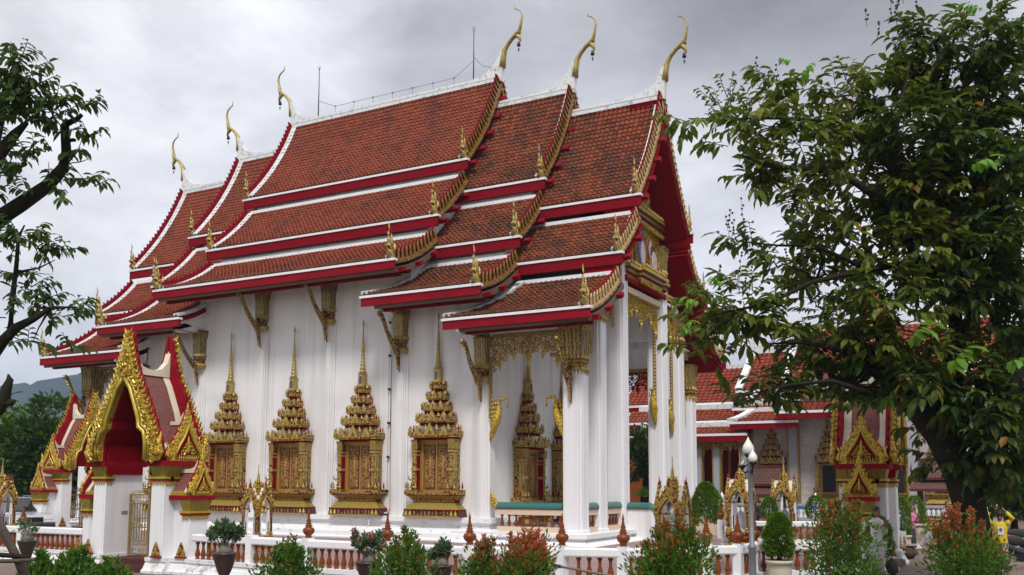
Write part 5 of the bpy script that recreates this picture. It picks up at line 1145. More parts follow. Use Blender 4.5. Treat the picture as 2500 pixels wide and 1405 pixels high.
# ---- hill
b=MB(); n=90; rows=8; vs=[]
rr=random.Random(5)
for j in range(rows):
    for i in range(n):
        u=i/(n-1); x=lerp(-1900,-300,u); y=620+j*45; hgt=138*math.exp(-((x+980)/250)**2)+62*math.exp(-((x+1230)/110)**2)+60*math.exp(-((x+700)/150)**2)+40*math.exp(-((x+1550)/200)**2)+2.5*math.sin(u*90)+1.5*math.sin(u*201)
        f=math.sin(math.pi*min(1,j/4)/2) if j<=4 else 1-(j-4)/4
        vs.append((x,y,hgt*f+rr.uniform(-1,1)-6+.12*hgt*f))
b.poly(vs,[(j*n+i,j*n+i+1,(j+1)*n+i+1,(j+1)*n+i) for j in range(rows-1) for i in range(n-1)],'hill',True); hl=b.build('hill'); tag(hl,kind='structure')
# far air
hz=MB(); hz.box(-2100,700,-80,1300,-9,190,'haze'); hz=hz.build('haze'); tag(hz,kind='stuff',label='thin grey overcast air fading the distant hill')
# ================================================================ vegetation
def rv(r=R):
    while True:
        v=Vector((r.uniform(-1,1),r.uniform(-1,1),r.uniform(-1,1)))
        if .05<v.length<1: return v
def leaf(b,p,d,L,w,m,up=None,fold=.25,big=False,curl=.15):
    d=d.normalized(); s=d.cross(up or rv()); 
    if s.length<1e-3: s=d.cross(Vector((1,0,.1)))
    s.normalize(); n=s.cross(d)
    if big:
        P=[p,p+d*L*.3+s*w*.42+n*w*fold,p+d*L*.68+s*w*.46+n*w*fold-n*L*curl*.3,p+d*L-n*L*curl,p+d*L*.68-s*w*.46+n*w*fold-n*L*curl*.3,p+d*L*.3-s*w*.42+n*w*fold,p+d*L*.5]
        b.poly(P,[(0,1,6),(1,2,6),(2,3,6),(3,4,6),(4,5,6),(5,0,6)],m)
    else:
        P=[p,p+d*L*.5+s*w*.5+n*w*fold,p+d*L-n*L*curl,p+d*L*.5-s*w*.5+n*w*fold]
        b.poly(P,[(0,1,2),(0,2,3)],m)
def twig(b,p,d,n,L,w,m,r,droop=.5,span=.35,big=True,stem=None):
    d=d.normalized(); a=d.cross(Vector((0,0,1))); 
    if a.length<.05: a=Vector((1,0,0))
    a.normalize(); e=p+d*span
    if stem: b.tube([p-d*span*.3,e],[.012,.005],stem,3)
    for i in range(n):
        t=i/max(1,n-1); q=p+d*span*t; sd=1 if i%2 else -1
        dd=d*(.35+.4*t)+a*sd*(1.0-.5*t)*r.uniform(.6,1.1)+Vector((0,0,-droop*r.uniform(.5,1.3)))+rv(r)*.3
        leaf(b,q,dd,L*r.uniform(.45,1.2),w*r.uniform(.6,1.2),m,up=Vector((0,0,1))+rv(r)*.5,big=big)
def ellipses_to_twigs(b,E_,dep,spread,L,w,r,mat,dens,n=9,span=.4,droop=.5,big=True,stem='bark'):
    for e in E_:
        cx,cy,rx,ry=e[:4]; mt=e[4] if len(e)>4 else mat; c=at(cx,cy,dep+r.uniform(-spread,spread)*.6); k=dep/F
        cnt=max(2,int(rx*ry*dens))
        for i in range(cnt):
            v=rv(r); p=c+RT*v.x*rx*k+UP*v.y*ry*k*.95+FW*v.z*min(rx,ry)*k*1.0
            out=(p-c); d=out*(1/(max(rx,ry)*k))+Vector((0,0,.25))+rv(r)*.5
            small=mt=='leaf_olive'
            twig(b,p,d,n+(4 if small else 0),L*(.5 if small else 1),w*(.55 if small else 1),mt,r,droop,span,big and not small,stem)
def limb(b,pts,mat='bark',n=8):
    P=[];Rr=[]
    for (px,py,dep,r) in pts: P.append(at(px,py,dep)); Rr.append(r)
    b.tube(P,Rr,mat,n)
# ---- big tree on the right
rt_=random.Random(11)
D=21.0
g0=ground(2385,1436,0); bt=thing('broadleaf_tree',(0,0,0),0,'big leafy tree with long drooping leaves and leaning dark trunk','tree')
b=MB()
limb(b,[(2410,1470,D,.46),(2385,1330,D,.36),(2368,1240,D,.34),(2342,1150,D,.35),(2292,1060,D,.32),(2228,985,D,.27),(2170,930,D-.2,.19),(2110,880,D-.4,.12),(2040,850,D-.6,.075),(1950,835,D-.9,.04),(1880,840,D-1.1,.015)])
limb(b,[(2290,1065,D,.30),(2320,960,D+.3,.26),(2335,850,D+.4,.24),(2330,720,D+.5,.20),(2310,560,D+.6,.16),(2315,400,D+.6,.12),(2300,240,D+.4,.08),(2330,90,D+.3,.03)])
limb(b,[(2330,860,D+.4,.16),(2390,740,D,.14),(2440,560,D-.2,.11),(2430,380,D-.2,.07),(2400,150,D,.03)])
limb(b,[(2330,740,D+.4,.14),(2240,640,D,.11),(2180,500,D-.3,.09),(2185,330,D-.4,.06),(2220,150,D-.3,.03)])
limb(b,[(2180,510,D-.3,.08),(2080,440,D-.6,.08),(1990,412,D-.8,.08),(1900,410,D-1,.06),(1810,380,D-1.1,.025)])
limb(b,[(2180,420,D-.4,.05),(2060,300,D-.4,.04),(1950,290,D-.3,.03),(1800,290,D-.2,.02),(1680,290,D-.2,.01)])
limb(b,[(2225,985,D,.10),(2120,960,D-.7,.07),(2030,930,D-1,.045),(1930,940,D-1.2,.03),(1820,965,D-1.3,.012)])
limb(b,[(2240,640,D,.09),(2110,660,D-.5,.07),(1980,690,D-.8,.05),(1880,740,D-1,.04),(1740,770,D-1.2,.015)])
limb(b,[(2360,1180,D,.2),(2420,1060,D-.6,.17),(2480,940,D-1,.14),(2540,800,D-1.2,.1)])
limb(b,[(2100,650,D-.5,.05),(1990,600,D-.8,.04),(1900,600,D-.9,.025),(1810,590,D-1,.01)])
for k in range(16):
    x0,y0=rt_.choice([(2310,500),(2190,450),(2060,430),(1990,690),(2180,330),(2420,500),(2050,300),(2110,900)]); x=x0+rt_.uniform(-120,80); y=y0-rt_.uniform(-60,150); limb(b,[(x0,y0,D-.3,.04),((x0+x)/2+20,(y0+y)/2,D-.5,.028),(x,y,D-.8,.01)],n=5)
b.build('trunk',bt)
EL=[(2400,95,70,55),(2240,120,70,50),(2330,190,110,70),(2170,215,75,60),(2460,210,55,80),(1905,200,38,28),(1950,245,50,30),(2060,215,55,50),(1775,270,50,48,'leaf_olive'),(1700,285,45,20),(1845,300,70,35),(1790,330,50,35),(1960,335,80,45),(2080,320,100,65),(2250,330,110,75),(2400,350,95,85),(1850,410,50,30),(1835,440,20,28),(1985,440,75,40,'leaf_olive'),(1950,400,80,40),(2120,460,110,65),(2280,480,110,80),(2430,500,85,95),(1960,520,55,40,'leaf_olive'),(1950,500,60,35),(2080,580,115,65),(2250,600,95,60),(2420,650,95,95),(1830,590,42,22),(1925,625,60,42),(2020,690,95,60),(2190,730,110,55),(2320,690,80,50),(2460,780,60,75),(1715,765,42,38),(1740,720,40,25,'leaf_olive'),(1810,730,55,45),(1790,800,75,38),(1700,830,40,25),(1900,790,80,45),(2030,830,85,45),(2150,840,70,40),(1870,960,75,38),(1800,985,35,20),(1990,925,55,33),(2070,960,55,35),(2160,900,55,35),(2110,985,40,22),(2455,930,70,85),(2370,960,55,65),(2440,1080,70,85),(2380,1100,45,60),(2470,1160,50,50),(2300,980,40,45),(2230,420,60,60,'leaf_olive'),(2130,660,70,40,'leaf_olive'),(2260,890,45,50),(2480,620,40,60),(2480,380,40,60),(1740,880,35,18),(2340,560,70,50),(2010,760,50,35,'leaf_olive'),(2220,500,70,55),(2330,360,70,60),(2360,830,30,25)]
EL=[e if len(e)>4 or e[0]>2230+R.uniform(-150,150) or e[1]>900 else e+('leaf_mid',) for e in EL]
EL+=[(2080,860,80,40),(1960,850,70,40),(2240,950,60,45),(2120,920,60,40),(2300,900,60,50),(2440,1000,60,70),(2470,700,50,70),(2290,1120,30,30),(2385,1190,30,40),(2250,1040,30,18),(2420,1000,50,60),(2480,1060,40,80)]
b=MB(); ellipses_to_twigs(b,EL,D,1.8,.38,.145,rt_,'leaf_big',.0068,8,.42,.6)
EL3=[e[:4] for e in EL if e[0]>2180+R.uniform(-60,60)]
ellipses_to_twigs(b,EL3,D+.3,1.8,.38,.145,rt_,'leaf_big',.0034,8,.42,.6)
b.build('foliage',bt)
b=MB()
for (x,y,s) in ((2225,825,1.5),(2330,880,1.4),(2380,400,1.2),(2470,880,1.3),(1700,735,.8),(1665,800,.8),(1760,690,.8),(1930,150,.7),(1960,175,.8),(2390,20,1.0)):
    p=at(x,y,D-2.6); twig(b,p,RT*rt_.uniform(-.5,.8)+UP*.2,8,.30*s,.13*s,'leaf_new',rt_,.9,.25*s,True)
b.build('new_leaves',bt)
for i in range(30):
    b=MB()
    x,y=rt_.choice([(2140,60),(2150,130),(1900,160),(1905,190),(2215,10),(2460,120),(2330,120),(1800,560),(1790,690),(1830,700),(2060,130),(1960,620)]); x+=rt_.uniform(-50,50); y+=rt_.uniform(-10,60)
    p=at(x,y,D-1); q=p+Vector((rt_.uniform(-.1,.1),0,rt_.uniform(.3,.7))); b.tube([p,q],[.006,.004],'seed',3)
    for j in range(5): c=p.lerp(q,.3+.17*j)+rv(rt_)*.05; b.lathe([(.005,-.03),(.03,0),(.005,.03)],tuple(c),'seed',5)
    b.build('seed_head',bt)
# ---- tree on the left edge
rl=random.Random(21); D2=16.0
lt=thing('broadleaf_tree',(0,0,0),0,'lopped tree with thick dark branches and drooping leaf clusters','tree')
b=MB()
limb_=limb
def limb(b,pts,mat='bark',n=8): limb_(b,[(x,y,d,r*.82) for x,y,d,r in pts],mat,n)
limb(b,[(-190,1800,D2,.36),(-170,1400,D2,.32),(-140,1100,D2,.30),(-120,800,D2,.28),(-90,620,D2,.25)])
limb(b,[(-90,620,D2,.22),(-20,545,D2,.17),(50,500,D2,.16),(115,455,D2,.135),(155,410,D2,.12),(162,370,D2,.10),(158,310,D2,.095),(162,290,D2,.03)])
limb(b,[(158,305,D2,.07),(190,290,D2-.1,.05),(200,280,D2-.1,.04)]); limb(b,[(160,345,D2,.045),(180,342,D2,.04),(184,344,D2,.035)])
limb(b,[(-90,620,D2,.2),(-40,440,D2-.2,.17),(-5,380,D2-.2,.14),(35,330,D2-.2,.10),(65,300,D2-.3,.05)])
limb(b,[(-30,420,D2,.13),(-5,300,D2,.12),(15,230,D2,.10),(40,185,D2,.085),(44,180,D2,.03)])
limb(b,[(-130,950,D2,.17),(-40,900,D2-.3,.13),(10,830,D2-.3,.11),(40,800,D2-.3,.10),(80,780,D2-.3,.075),(125,752,D2-.3,.045),(190,750,D2-.3,.008)])
limb(b,[(25,810,D2-.3,.07),(30,730,D2-.2,.06),(40,650,D2-.2,.045),(45,580,D2-.2,.035),(60,550,D2-.2,.015)])
limb(b,[(-120,1040,D2,.17),(-50,1015,D2-.6,.14),(-2,1002,D2-.6,.115),(10,975,D2-.6,.12),(16,948,D2-.6,.10),(24,928,D2-.6,.075),(20,914,D2-.6,.02)]); limb(b,[(10,985,D2-.6,.09),(32,982,D2-.6,.06),(38,980,D2-.6,.02)])
for a in ([(45,665,.03),(95,655,.02),(135,635,.008)],[(95,655,.015),(110,620,.01),(120,600,.005)],[(160,405,.02),(190,370,.012),(200,340,.005)],[(165,400,.015),(200,395,.01),(225,385,.004)],[(165,395,.012),(190,420,.008),(210,445,.004)],[(120,760,.02),(95,800,.015),(80,835,.006)],[(110,770,.012),(90,812,.008)],[(45,690,.02),(80,700,.01)],[(100,455,.02),(120,420,.012),(118,395,.005)],[(60,500,.015),(75,470,.01)],[(45,660,.012),(110,670,.008),(130,670,.003)]):
    limb(b,[(x,y,D2-.2,r) for x,y,r in a],n=5)
limb=limb_
b.build('trunk',lt)
EL2=[(40,145,48,30),(75,190,42,35),(15,180,35,40),(25,250,50,40),(110,250,55,26),(165,262,45,24),(65,285,55,26),(130,285,40,18),(215,262,20,14),(190,308,26,12),(224,330,18,9),(5,330,25,60),(70,385,28,22),(120,372,26,14),(55,400,20,15),(170,370,14,16),(75,465,30,15),(140,452,38,17),(208,432,14,14),(222,452,20,9),(150,480,18,14),(10,420,20,30),(2,470,15,30),(40,565,34,26),(75,590,42,22),(110,592,32,14),(142,612,28,14),(160,607,14,8),(12,625,28,22),(65,695,38,20),(92,722,34,20),(45,745,20,18),(115,740,40,14),(140,765,32,16),(165,755,20,12),(195,750,8,9),(18,775,22,20),(20,830,30,11),(70,832,18,12),(170,842,26,11),(122,792,7,10),(25,1015,24,8,'leaf_new'),(2,1000,14,10),(60,215,30,20),(0,560,14,24),(35,660,14,12),(60,160,40,28),(30,205,40,30),(20,290,35,28),(90,262,36,20),(10,380,18,40),(145,270,30,18),(60,700,26,18),(85,600,36,18),(55,580,26,22)]
b=MB(); ellipses_to_twigs(b,EL2,D2-.3,.35,.23,.085,rl,'leaf_left',.0050,8,.24,.75)
b.build('foliage',lt)
# sticks propping the tree
pr=thing('wooden_prop',(0,0,0),0,'rough forked wooden poles lashed together beside the hedge','tree prop')
b=MB(); limb(b,[(-30,1230,12,.05),(10,1300,12,.055),(45,1370,12,.055),(75,1450,12,.06)],'bark_brown'); b.build('pole',pr)
b=MB(); limb(b,[(-20,1354,11.9,.03),(40,1358,11.9,.032),(72,1362,11.9,.03)],'bark'); b.build('crossbar',pr)
b=MB(); limb(b,[(-20,1371,11.85,.026),(40,1370,11.85,.026),(85,1367,11.85,.02)],'bark_brown'); b.build('crossbar',pr)
# ---- round clumpy crown for trees farther off
def crown(b,c,rx,ry,rz,n,L,r,mat,m2=None):
    lob=[(rv(r),r.uniform(.35,.6)) for _ in range(16)]
    for i in range(n):
        v,s=r.choice(lob); u=rv(r); u.normalize(); q=v*.72+u*s*r.uniform(.55,1.0)
        if q.length>1.12: q*=1.05/q.length
        p=Vector((c[0]+q.x*rx,c[1]+q.y*ry,c[2]+q.z*rz)); d=u+Vector((0,0,.2))+rv(r)*.5
        leaf(b,p,d,L*r.uniform(.6,1.2),L*.55,m2 if m2 and r.random()<.25 else mat,up=Vector((0,0,1))+rv(r)*.8)
def far_tree(px,py,dep,wpx,hpx,n,L,label,mat='leaf_far',m2='leaf_hedge',seed=1,name='broadleaf_tree',group=None):
    r=random.Random(seed); p=at(px,py,dep); k=dep/F; o=thing(name,(p.x,p.y,0),0,label,'tree',group)
    b=MB(); crown(b,(0,0,p.z),wpx*k/2,wpx*k/2,hpx*k/2,n,L,r,mat,m2); b.build('foliage',o)
    b=MB(); b.tube([(0,0,-.1),(.1,0,p.z*.5),(0,.1,p.z+hpx*k*.2)],[.05*dep/10,.04*dep/10,.05],'bark',8)
    for i in range(5): a=i*1.3; b.tube([(0,0,p.z*.7),(math.cos(a)*wpx*k*.25,math.sin(a)*wpx*k*.25,p.z+hpx*k*.1)],[.12,.03],'bark',5)
    b.build('trunk',o)
far_tree(112,1100,62,225,245,9000,.5,'large dark green tree behind the farthest gateway',seed=2)
far_tree(5,1120,75,160,230,3500,.55,'dark green tree at the far edge behind the silver car',seed=3)
far_tree(265,1115,80,130,120,3000,.55,'dark green tree glimpsed through the rear porch columns',seed=4)
far_tree(1572,1110,56,90,150,3500,.3,'dark tree seen between the tall front columns of the temple',seed=5,mat='leaf_far',m2='leaf_grey')
far_tree(2465,850,75,190,110,3500,.5,'pale green treetop rising behind the roofs of the marble hall',seed=6,mat='leaf_hedge',m2='leaf_olive')
far_tree(2470,1190,48,150,140,4000,.35,'dense green tree behind the parked motorcycles',seed=7)
far_tree(2600,1080,60,260,330,4000,.5,'tall dark tree at the edge beyond the motorcycles',seed=8)
# ---- clipped bushes
def topiary(px,py,dep,wpx,hpx,label,pot=None,seed=1,n=1800,cone=True,name='topiary_bush',L=.06,mat='leaf_topiary',group='clipped topiary bushes'):
    r=random.Random(seed); p=at(px,py,dep); k=dep/F; o=thing(name,(p.x,p.y,0),0,label,'bush',group); zb=p.z-hpx*k; hw=wpx*k/2; H=hpx*k
    b=MB()
    n=int(n*1.7); L=L*1.25
    for i in range(n):
        t=r.random()**.8; a=r.uniform(0,2*math.pi); wdt=hw*(math.sin(math.pi*min(1,t*.9+.12))**.6 if not cone else (math.sin(math.pi*(t*.80+.20))**.55))
        wob=1+.12*math.sin(a*3+t*9)+.10*math.sin(a*5-t*17)+.07*math.sin(a*9+t*31); rr=wdt*wob*r.uniform(.72,1.03)**.6
        q=Vector((rr*math.cos(a),rr*math.sin(a),zb+t*H)); leaf(b,q,Vector((math.cos(a),math.sin(a),.7))+rv(r)*.7,L*r.uniform(.7,1.4),L*.5,mat,up=Vector((0,0,1))+rv(r)*.8)
    b.build('foliage',o); b=MB(); z0=pot[0] if pot else 0
    for i in range(3): b.tube([(.03*math.cos(i*2.1),.03*math.sin(i*2.1),z0-.1),(.06*math.cos(i*2.1),.06*math.sin(i*2.1),zb+H*.3)],[.02,.012],'bark',5)
    b.tube([(0,0,z0-.1),(0,0,zb+H*.7)],[.03,.01],'bark',5)
    b.build('stem',o)
    return o,p
def fluted_pot(p,rz,rim,label,z0=0,foot=False,group='cream planters'):
    o=thing('planter',(p.x,p.y,z0),0,label,'planter',group); b=MB(); H=rz
    if foot: prof=[(.55,0),(.58,.05),(.35,.14),(.28,.22),(.45,.34),(.78,.55),(.92,.78),(.86,.92),(1.0,.95),(1.03,1.0)]
    else: prof=[(.70,0),(.74,.05),(.86,.35),(.92,.7),(.90,.86),(1.0,.88),(1.04,.93),(1.0,1.0)]
    b.lathe([(r*rim,h*H) for r,h in prof],(0,0,0),'pot_cream',28,rib=.012); b.lathe([(rim*1.02,H*.9),(rim*1.05,H*.93),(rim*1.02,H)],(0,0,0),'pot_cream',24); b.build('bowl',o)
    b=MB(); b.lathe([(rim*.9,H-.02),(rim*.9,H+.004)],(0,0,0),'soil',20); b.build('soil',o); return o
o,p=topiary(1899,1256,20.6,60,106,'bushy green topiary in the fluted cream pot beside the lamp post',(.66,),1,2600,L=.065); fluted_pot(p,.66,.285,'fluted cream pot in front of the balustrade, holding the bushy topiary')
o,p=topiary(2143,1262,24.6,62,100,'clipped bush behind the praying woman in white',(.8,),2,1500); fluted_pot(at(2132,1262,24.3),.86,.30,'footed cream urn with a turquoise ribbon near the black sack',foot=True)
o,p=topiary(2198,1215,31,44,95,'tall clipped bush in the near pot of the pair beside the right gateway',(.7,),3,1300); fluted_pot(p,.66,.30,'cream pot beside the tree stump with the near clipped bush')
o,p=topiary(2232,1212,34,50,95,'clipped bush in the far pot of the pair beside the right gateway',(.8,),4,1300); fluted_pot(p,.92,.36,'footed cream urn behind the pair, on the brick path',foot=True)
topiary(1722,1180,38,62,100,'large rounded cloud-clipped bush behind the naga staircase',None,5,2200,L=.09)
topiary(1877,1216,36,36,50,'small clipped cone between the two gilded shrines',None,6,900,L=.07)
topiary(1991,1212,40,44,56,'clipped cone standing alone before the stone railing',None,7,900,L=.08)
topiary(1745,1205,44,36,60,'narrow clipped bush touching the cloud-clipped bush',None,8,700,L=.09)
# agave in the court
p=at(1568,1205,48); o=thing('agave',(p.x,p.y,0),0,'spiky yellow-green agave seen between the front columns','plant'); b=MB(); ra=random.Random(4)
for i in range(70):
    a=ra.uniform(0,6.28); e=ra.uniform(.1,1.5); d=Vector((math.cos(a)*math.cos(e),math.sin(a)*math.cos(e),math.sin(e))); leaf(b,Vector((0,0,p.z-.2)),d,.62,.07,'agave',curl=.1)
b.build('leaves',o); b=MB(); b.tube([(0,0,0),(0,0,p.z-.15)],[.12,.1],'bark',7); b.build('trunk',o)
# ---- flowering shrubs in the foreground
def shrub(px,py,dep,wpx,label,seed,red=.25,n=2600,L=.095,mat='leaf_hedge',top=None,group='flowering shrubs in front of the balustrade',spk=6,hz=None,mat2='leaf_red',asym=0):
    r=random.Random(seed); p=at(px,py,dep); k=dep/F; H=p.z; hw=wpx*k/2; o=thing('shrub',(p.x,p.y,0),0,label,'shrub',group)
    g=MB(); rd=MB(); st=MB()
    lob=[]
    for i in range(26):
        a=r.uniform(0,6.28); q=math.sqrt(r.random())*.80; z=r.uniform(.12,.80)*(1-.35*q*q); lob.append((Vector((hw*q*math.cos(a)*(1.0 if z>.3 else .8),hw*q*math.sin(a),H*z)),r.uniform(.16,.26)*H))
    def put(c,d,wild=0):
        pr_=red*(.05+2.5*max(0,(c.z/H-.52)))*(1+asym*(c.x/hw))+wild
        if r.random()<pr_: leaf(rd,c,d,L*r.uniform(.7,1.0),L*.32,mat2,curl=.1)
        else: leaf(g,c,d,L*r.uniform(.7,1.25),L*.42,mat,curl=.12)
    for (c0,rr) in lob: st.tube([Vector((r.uniform(-.1,.1),r.uniform(-.1,.1),0)),c0*.5+Vector((0,0,-.02)),c0],[.012,.009,.004],'bark',3)
    for j in range(int(n*.8)):
        c0,rr=r.choice(lob); u=rv(r); u.normalize(); c=c0+u*rr*r.random()**.4; d=u*.8+Vector((0,0,.7))+rv(r)*.5
        if c.z>.02: put(c,d)
    for s in range(spk*4):
        a=r.uniform(0,6.28); q=math.sqrt(r.random())*.75; x,y=hw*q*math.cos(a),hw*q*math.sin(a); z1=H*(1-.38*q*q)*r.uniform(.92,1.0)+(H*.08 if s<spk else 0); z0=z1-r.uniform(.22,.38)
        t1=Vector((x*1.05,y*1.05,z1)); st.tube([Vector((x*.9,y*.9,z0)),t1],[.006,.003],'bark',3)
        for j in range(int(n*.2/(spk*4))+6):
            t=r.random(); c=Vector((x*.9,y*.9,z0)).lerp(t1,t)+rv(r)*.05*(1.1-t); put(c,Vector((r.uniform(-1,1),r.uniform(-1,1),r.uniform(.1,1.2))),red*.35)
    g.build('foliage',o); rd.build('new_growth',o) if rd.v else None; st.build('stems',o); return o
shrub(702,1318,16.2,128,'plain bright green shrub between the two leftmost flower bowls',31,.06,3400)
shrub(992,1300,16.2,135,'green shrub with a few pink tips beside the pink flowering bowl',32,.16,3600)
shrub(1187,1310,15.6,95,'green shrub with pink tips left of the orange one it touches',33,.50,2800)
shrub(1288,1290,15.4,150,'bushy shrub flushed orange and red all over, before the porch',34,.85,4200)
shrub(1650,1262,15.6,200,'wide shrub with red tips before the temple steps',35,.45,5600,asym=-.5)
shrub(2052,1205,16.0,158,'tall shrub with orange tips beside the praying woman',36,.42,4800,asym=-.7)
shrub(2345,1235,16.0,170,'orange-tipped shrub in front of the leaning tree trunk',37,.60,4800)
shrub(190,1345,14.5,170,'broad dark green hedge bush before the gateway',38,0,3000,L=.12,spk=3,mat='leaf_hedge',group='dark hedge bushes by the gateway')
shrub(110,1355,14.8,110,'dark green hedge bush under the wooden poles',39,0,1800,L=.12,spk=2,mat='leaf_hedge',group='dark hedge bushes by the gateway')
shrub(272,1362,14.3,70,'low dark green bush at the gateway steps',40,0,1300,L=.12,spk=2,mat='leaf_hedge',group='dark hedge bushes by the gateway')
# ---- desert roses in dark bowls
def bowl_pot(px,py,dep,rpx,label,cone=False):
    p=at(px,py,dep); k=dep/F; r=rpx*k; H=p.z; o=thing('flower_bowl',(p.x,p.y,0),0,label,'planter','dark glazed flower bowls'); b=MB()
    if cone: prof=[(.40,0),(.42,H*.3),(.45,H*.5),(.30,H*.55),(.55,H*.75),(1.0,H*.98),(1.03,H),(.95,H)]
    else: prof=[(.62,0),(.64,.05),(.34,H*.18),(.30,H*.42),(.34,H*.52),(.62,H*.66),(.86,H*.82),(.97,H*.95),(1.06,H*.97),(1.06,H),(.94,H)]
    b.lathe([(a*r,h) for a,h in prof],(0,0,0),'pot_dark',24); b.build('bowl',o); b=MB(); b.lathe([(r*.9,H-.03),(r*.9,H-.01)],(0,0,0),'soil',16); b.build('soil',o); return p,r
def desert_rose(p,r,h,w,label,seed,petals,n,leafn=420,mat='leaf_grey',group='desert roses in dark bowls'):
    q=random.Random(seed); o=thing('desert_rose',(p.x,p.y,p.z-.01),0,label,'flowering plant',group); b=MB()
    b.lathe([(.10,0),(.13,.05),(.11,.12),(.06,.18),(.03,.24)],(0,0,-.02),'bark_pale',9); tips=[]
    for i in range(13):
        a=i*2.4; e=q.uniform(.3,1); tx,ty,tz=w*e*math.cos(a),w*e*math.sin(a),h*q.uniform(.55,1)*(1.15-.35*e); m=Vector((tx*.45,ty*.45,tz*.42)); T=Vector((tx,ty,tz)); b.tube([(math.cos(a)*.04,math.sin(a)*.04,.04),m*.9,T],[.026,.013,.005],'bark_pale',5); tips.append((m,T))
    b.build('stem',o); b=MB()
    for i in range(leafn):
        m,T=q.choice(tips); c=m.lerp(T,q.uniform(.45,1.05))+rv(q)*.06; leaf(b,c,rv(q)+Vector((0,0,.6)),.10,.044,mat)
    b.build('foliage',o)
    if n:
        b=MB()
        for i in range(n):
            m,T=q.choice(tips); c=T+rv(q)*.07+Vector((0,0,.02)); ax=rv(q)
            for j in range(5): a=j*1.257; d=Vector((math.cos(a),math.sin(a)*.6-.5,math.sin(a))); leaf(b,c,d,.042,.034,petals)
        b.build('flowers',o)
p,r_=bowl_pot(549,1350,18.0,28,'dark flower bowl on a foot holding the bush with two red blooms'); desert_rose(p,r_,.62,.30,'grey-green desert rose with two red blooms, next to the gateway',51,'petal_red',6,1300)
p,r_=bowl_pot(899,1372,17.6,31,'dark flower bowl holding the bush full of pink blooms'); desert_rose(p,r_,.66,.30,'desert rose covered in pink blooms',52,'petal_pink',46,900)
p,r_=bowl_pot(1077,1380,17.6,30,'dark flower bowl holding the small bush without blooms'); desert_rose(p,r_,.44,.19,'small dense desert rose without blooms',53,'petal_pink',0,1000)
p,r_=bowl_pot(67,1320,19.5,23,'dark tapered flower bowl with a nearly bare bush, behind the hedge',True); desert_rose(p,r_,.42,.24,'nearly bare desert rose with thin twigs',54,'petal_pink',2,90)
# ================================================================ street lamp
def street_lamp():
    d=19.4; g=at(1838,1420,d); o=thing('street_lamp',(g.x,g.y,0),0,'grey iron street lamp with two white lotus-bud globes and one lamp tipped over','street lamp'); zt=at(1828,1110,d).z
    b=MB(); b.lathe([(.14,0),(.14,.1),(.10,.2),(.085,.25),(.075,.95),(.09,.98),(.09,1.03),(.055,1.06),(.05,zt-.35),(.07,zt-.32),(.045,zt-.28),(.045,zt-.05),(.07,zt)],(0,0,0),'lamp_post',12); b.build('pole',o)
    def globe(x,y,z,k,tilt=0):
        b=MB(); 
        if tilt: b.T=Matrix.Translation((x,y,z))@Matrix.Rotation(tilt,4,'Y')@Matrix.Translation((-x,-y,-z))
        b.lathe([(.07,0),(.115,.05),(.135,.12),(.115,.2),(.07,.27),(.03,.34),(.004,.40)],(x,y,z),'lamp_glass',14,sx=k,sy=k,rib=.03) if k==1 else b.lathe([(.07*k,0),(.115*k,.05*k),(.135*k,.12*k),(.115*k,.2*k),(.07*k,.27*k),(.03*k,.34*k),(.004,.40*k)],(x,y,z),'lamp_glass',14,rib=.03)
        b.build('lamp_globe',o)
    globe(-.03,0,zt+.01,.92); b=MB(); b.lathe([(.05,-.05),(.09,0),(.09,.02)],(-.03,0,zt),'black_iron',10); b.build('lamp_holder',o)
    for sx,sy,zz,k in ((.09,-.12,zt-.18,.72),(-.19,.05,zt-.24,.0)):
        b=MB(); b.tube([(0,0,zt-.3),(sx*.6,sy*.6,zt-.38),(sx,sy,zz-.06),(sx,sy,zz)],[.02,.02,.018,.03],'black_iron',6); b.tube([(0,0,zt-.18),(sx*.5,sy*.5,zt-.22),(sx*.9,sy*.9,zt-.30)],.014,'black_iron',5)
        b.lathe([(.03,-.04),(.08,0),(.08,.03)],(sx,sy,zz),'black_iron',10); b.build('arm',o)
        if k: globe(sx,sy,zz+.02,k)
        else: b=MB(); b.T=Matrix.Translation((sx,sy,zz+.03))@Matrix.Rotation(.6,4,'Y'); b.lathe([(.025,0),(.03,.03),(.03,.12),(.01,.16)],(0,0,0),'lamp_glass',8); b.build('bulb',o)
street_lamp()
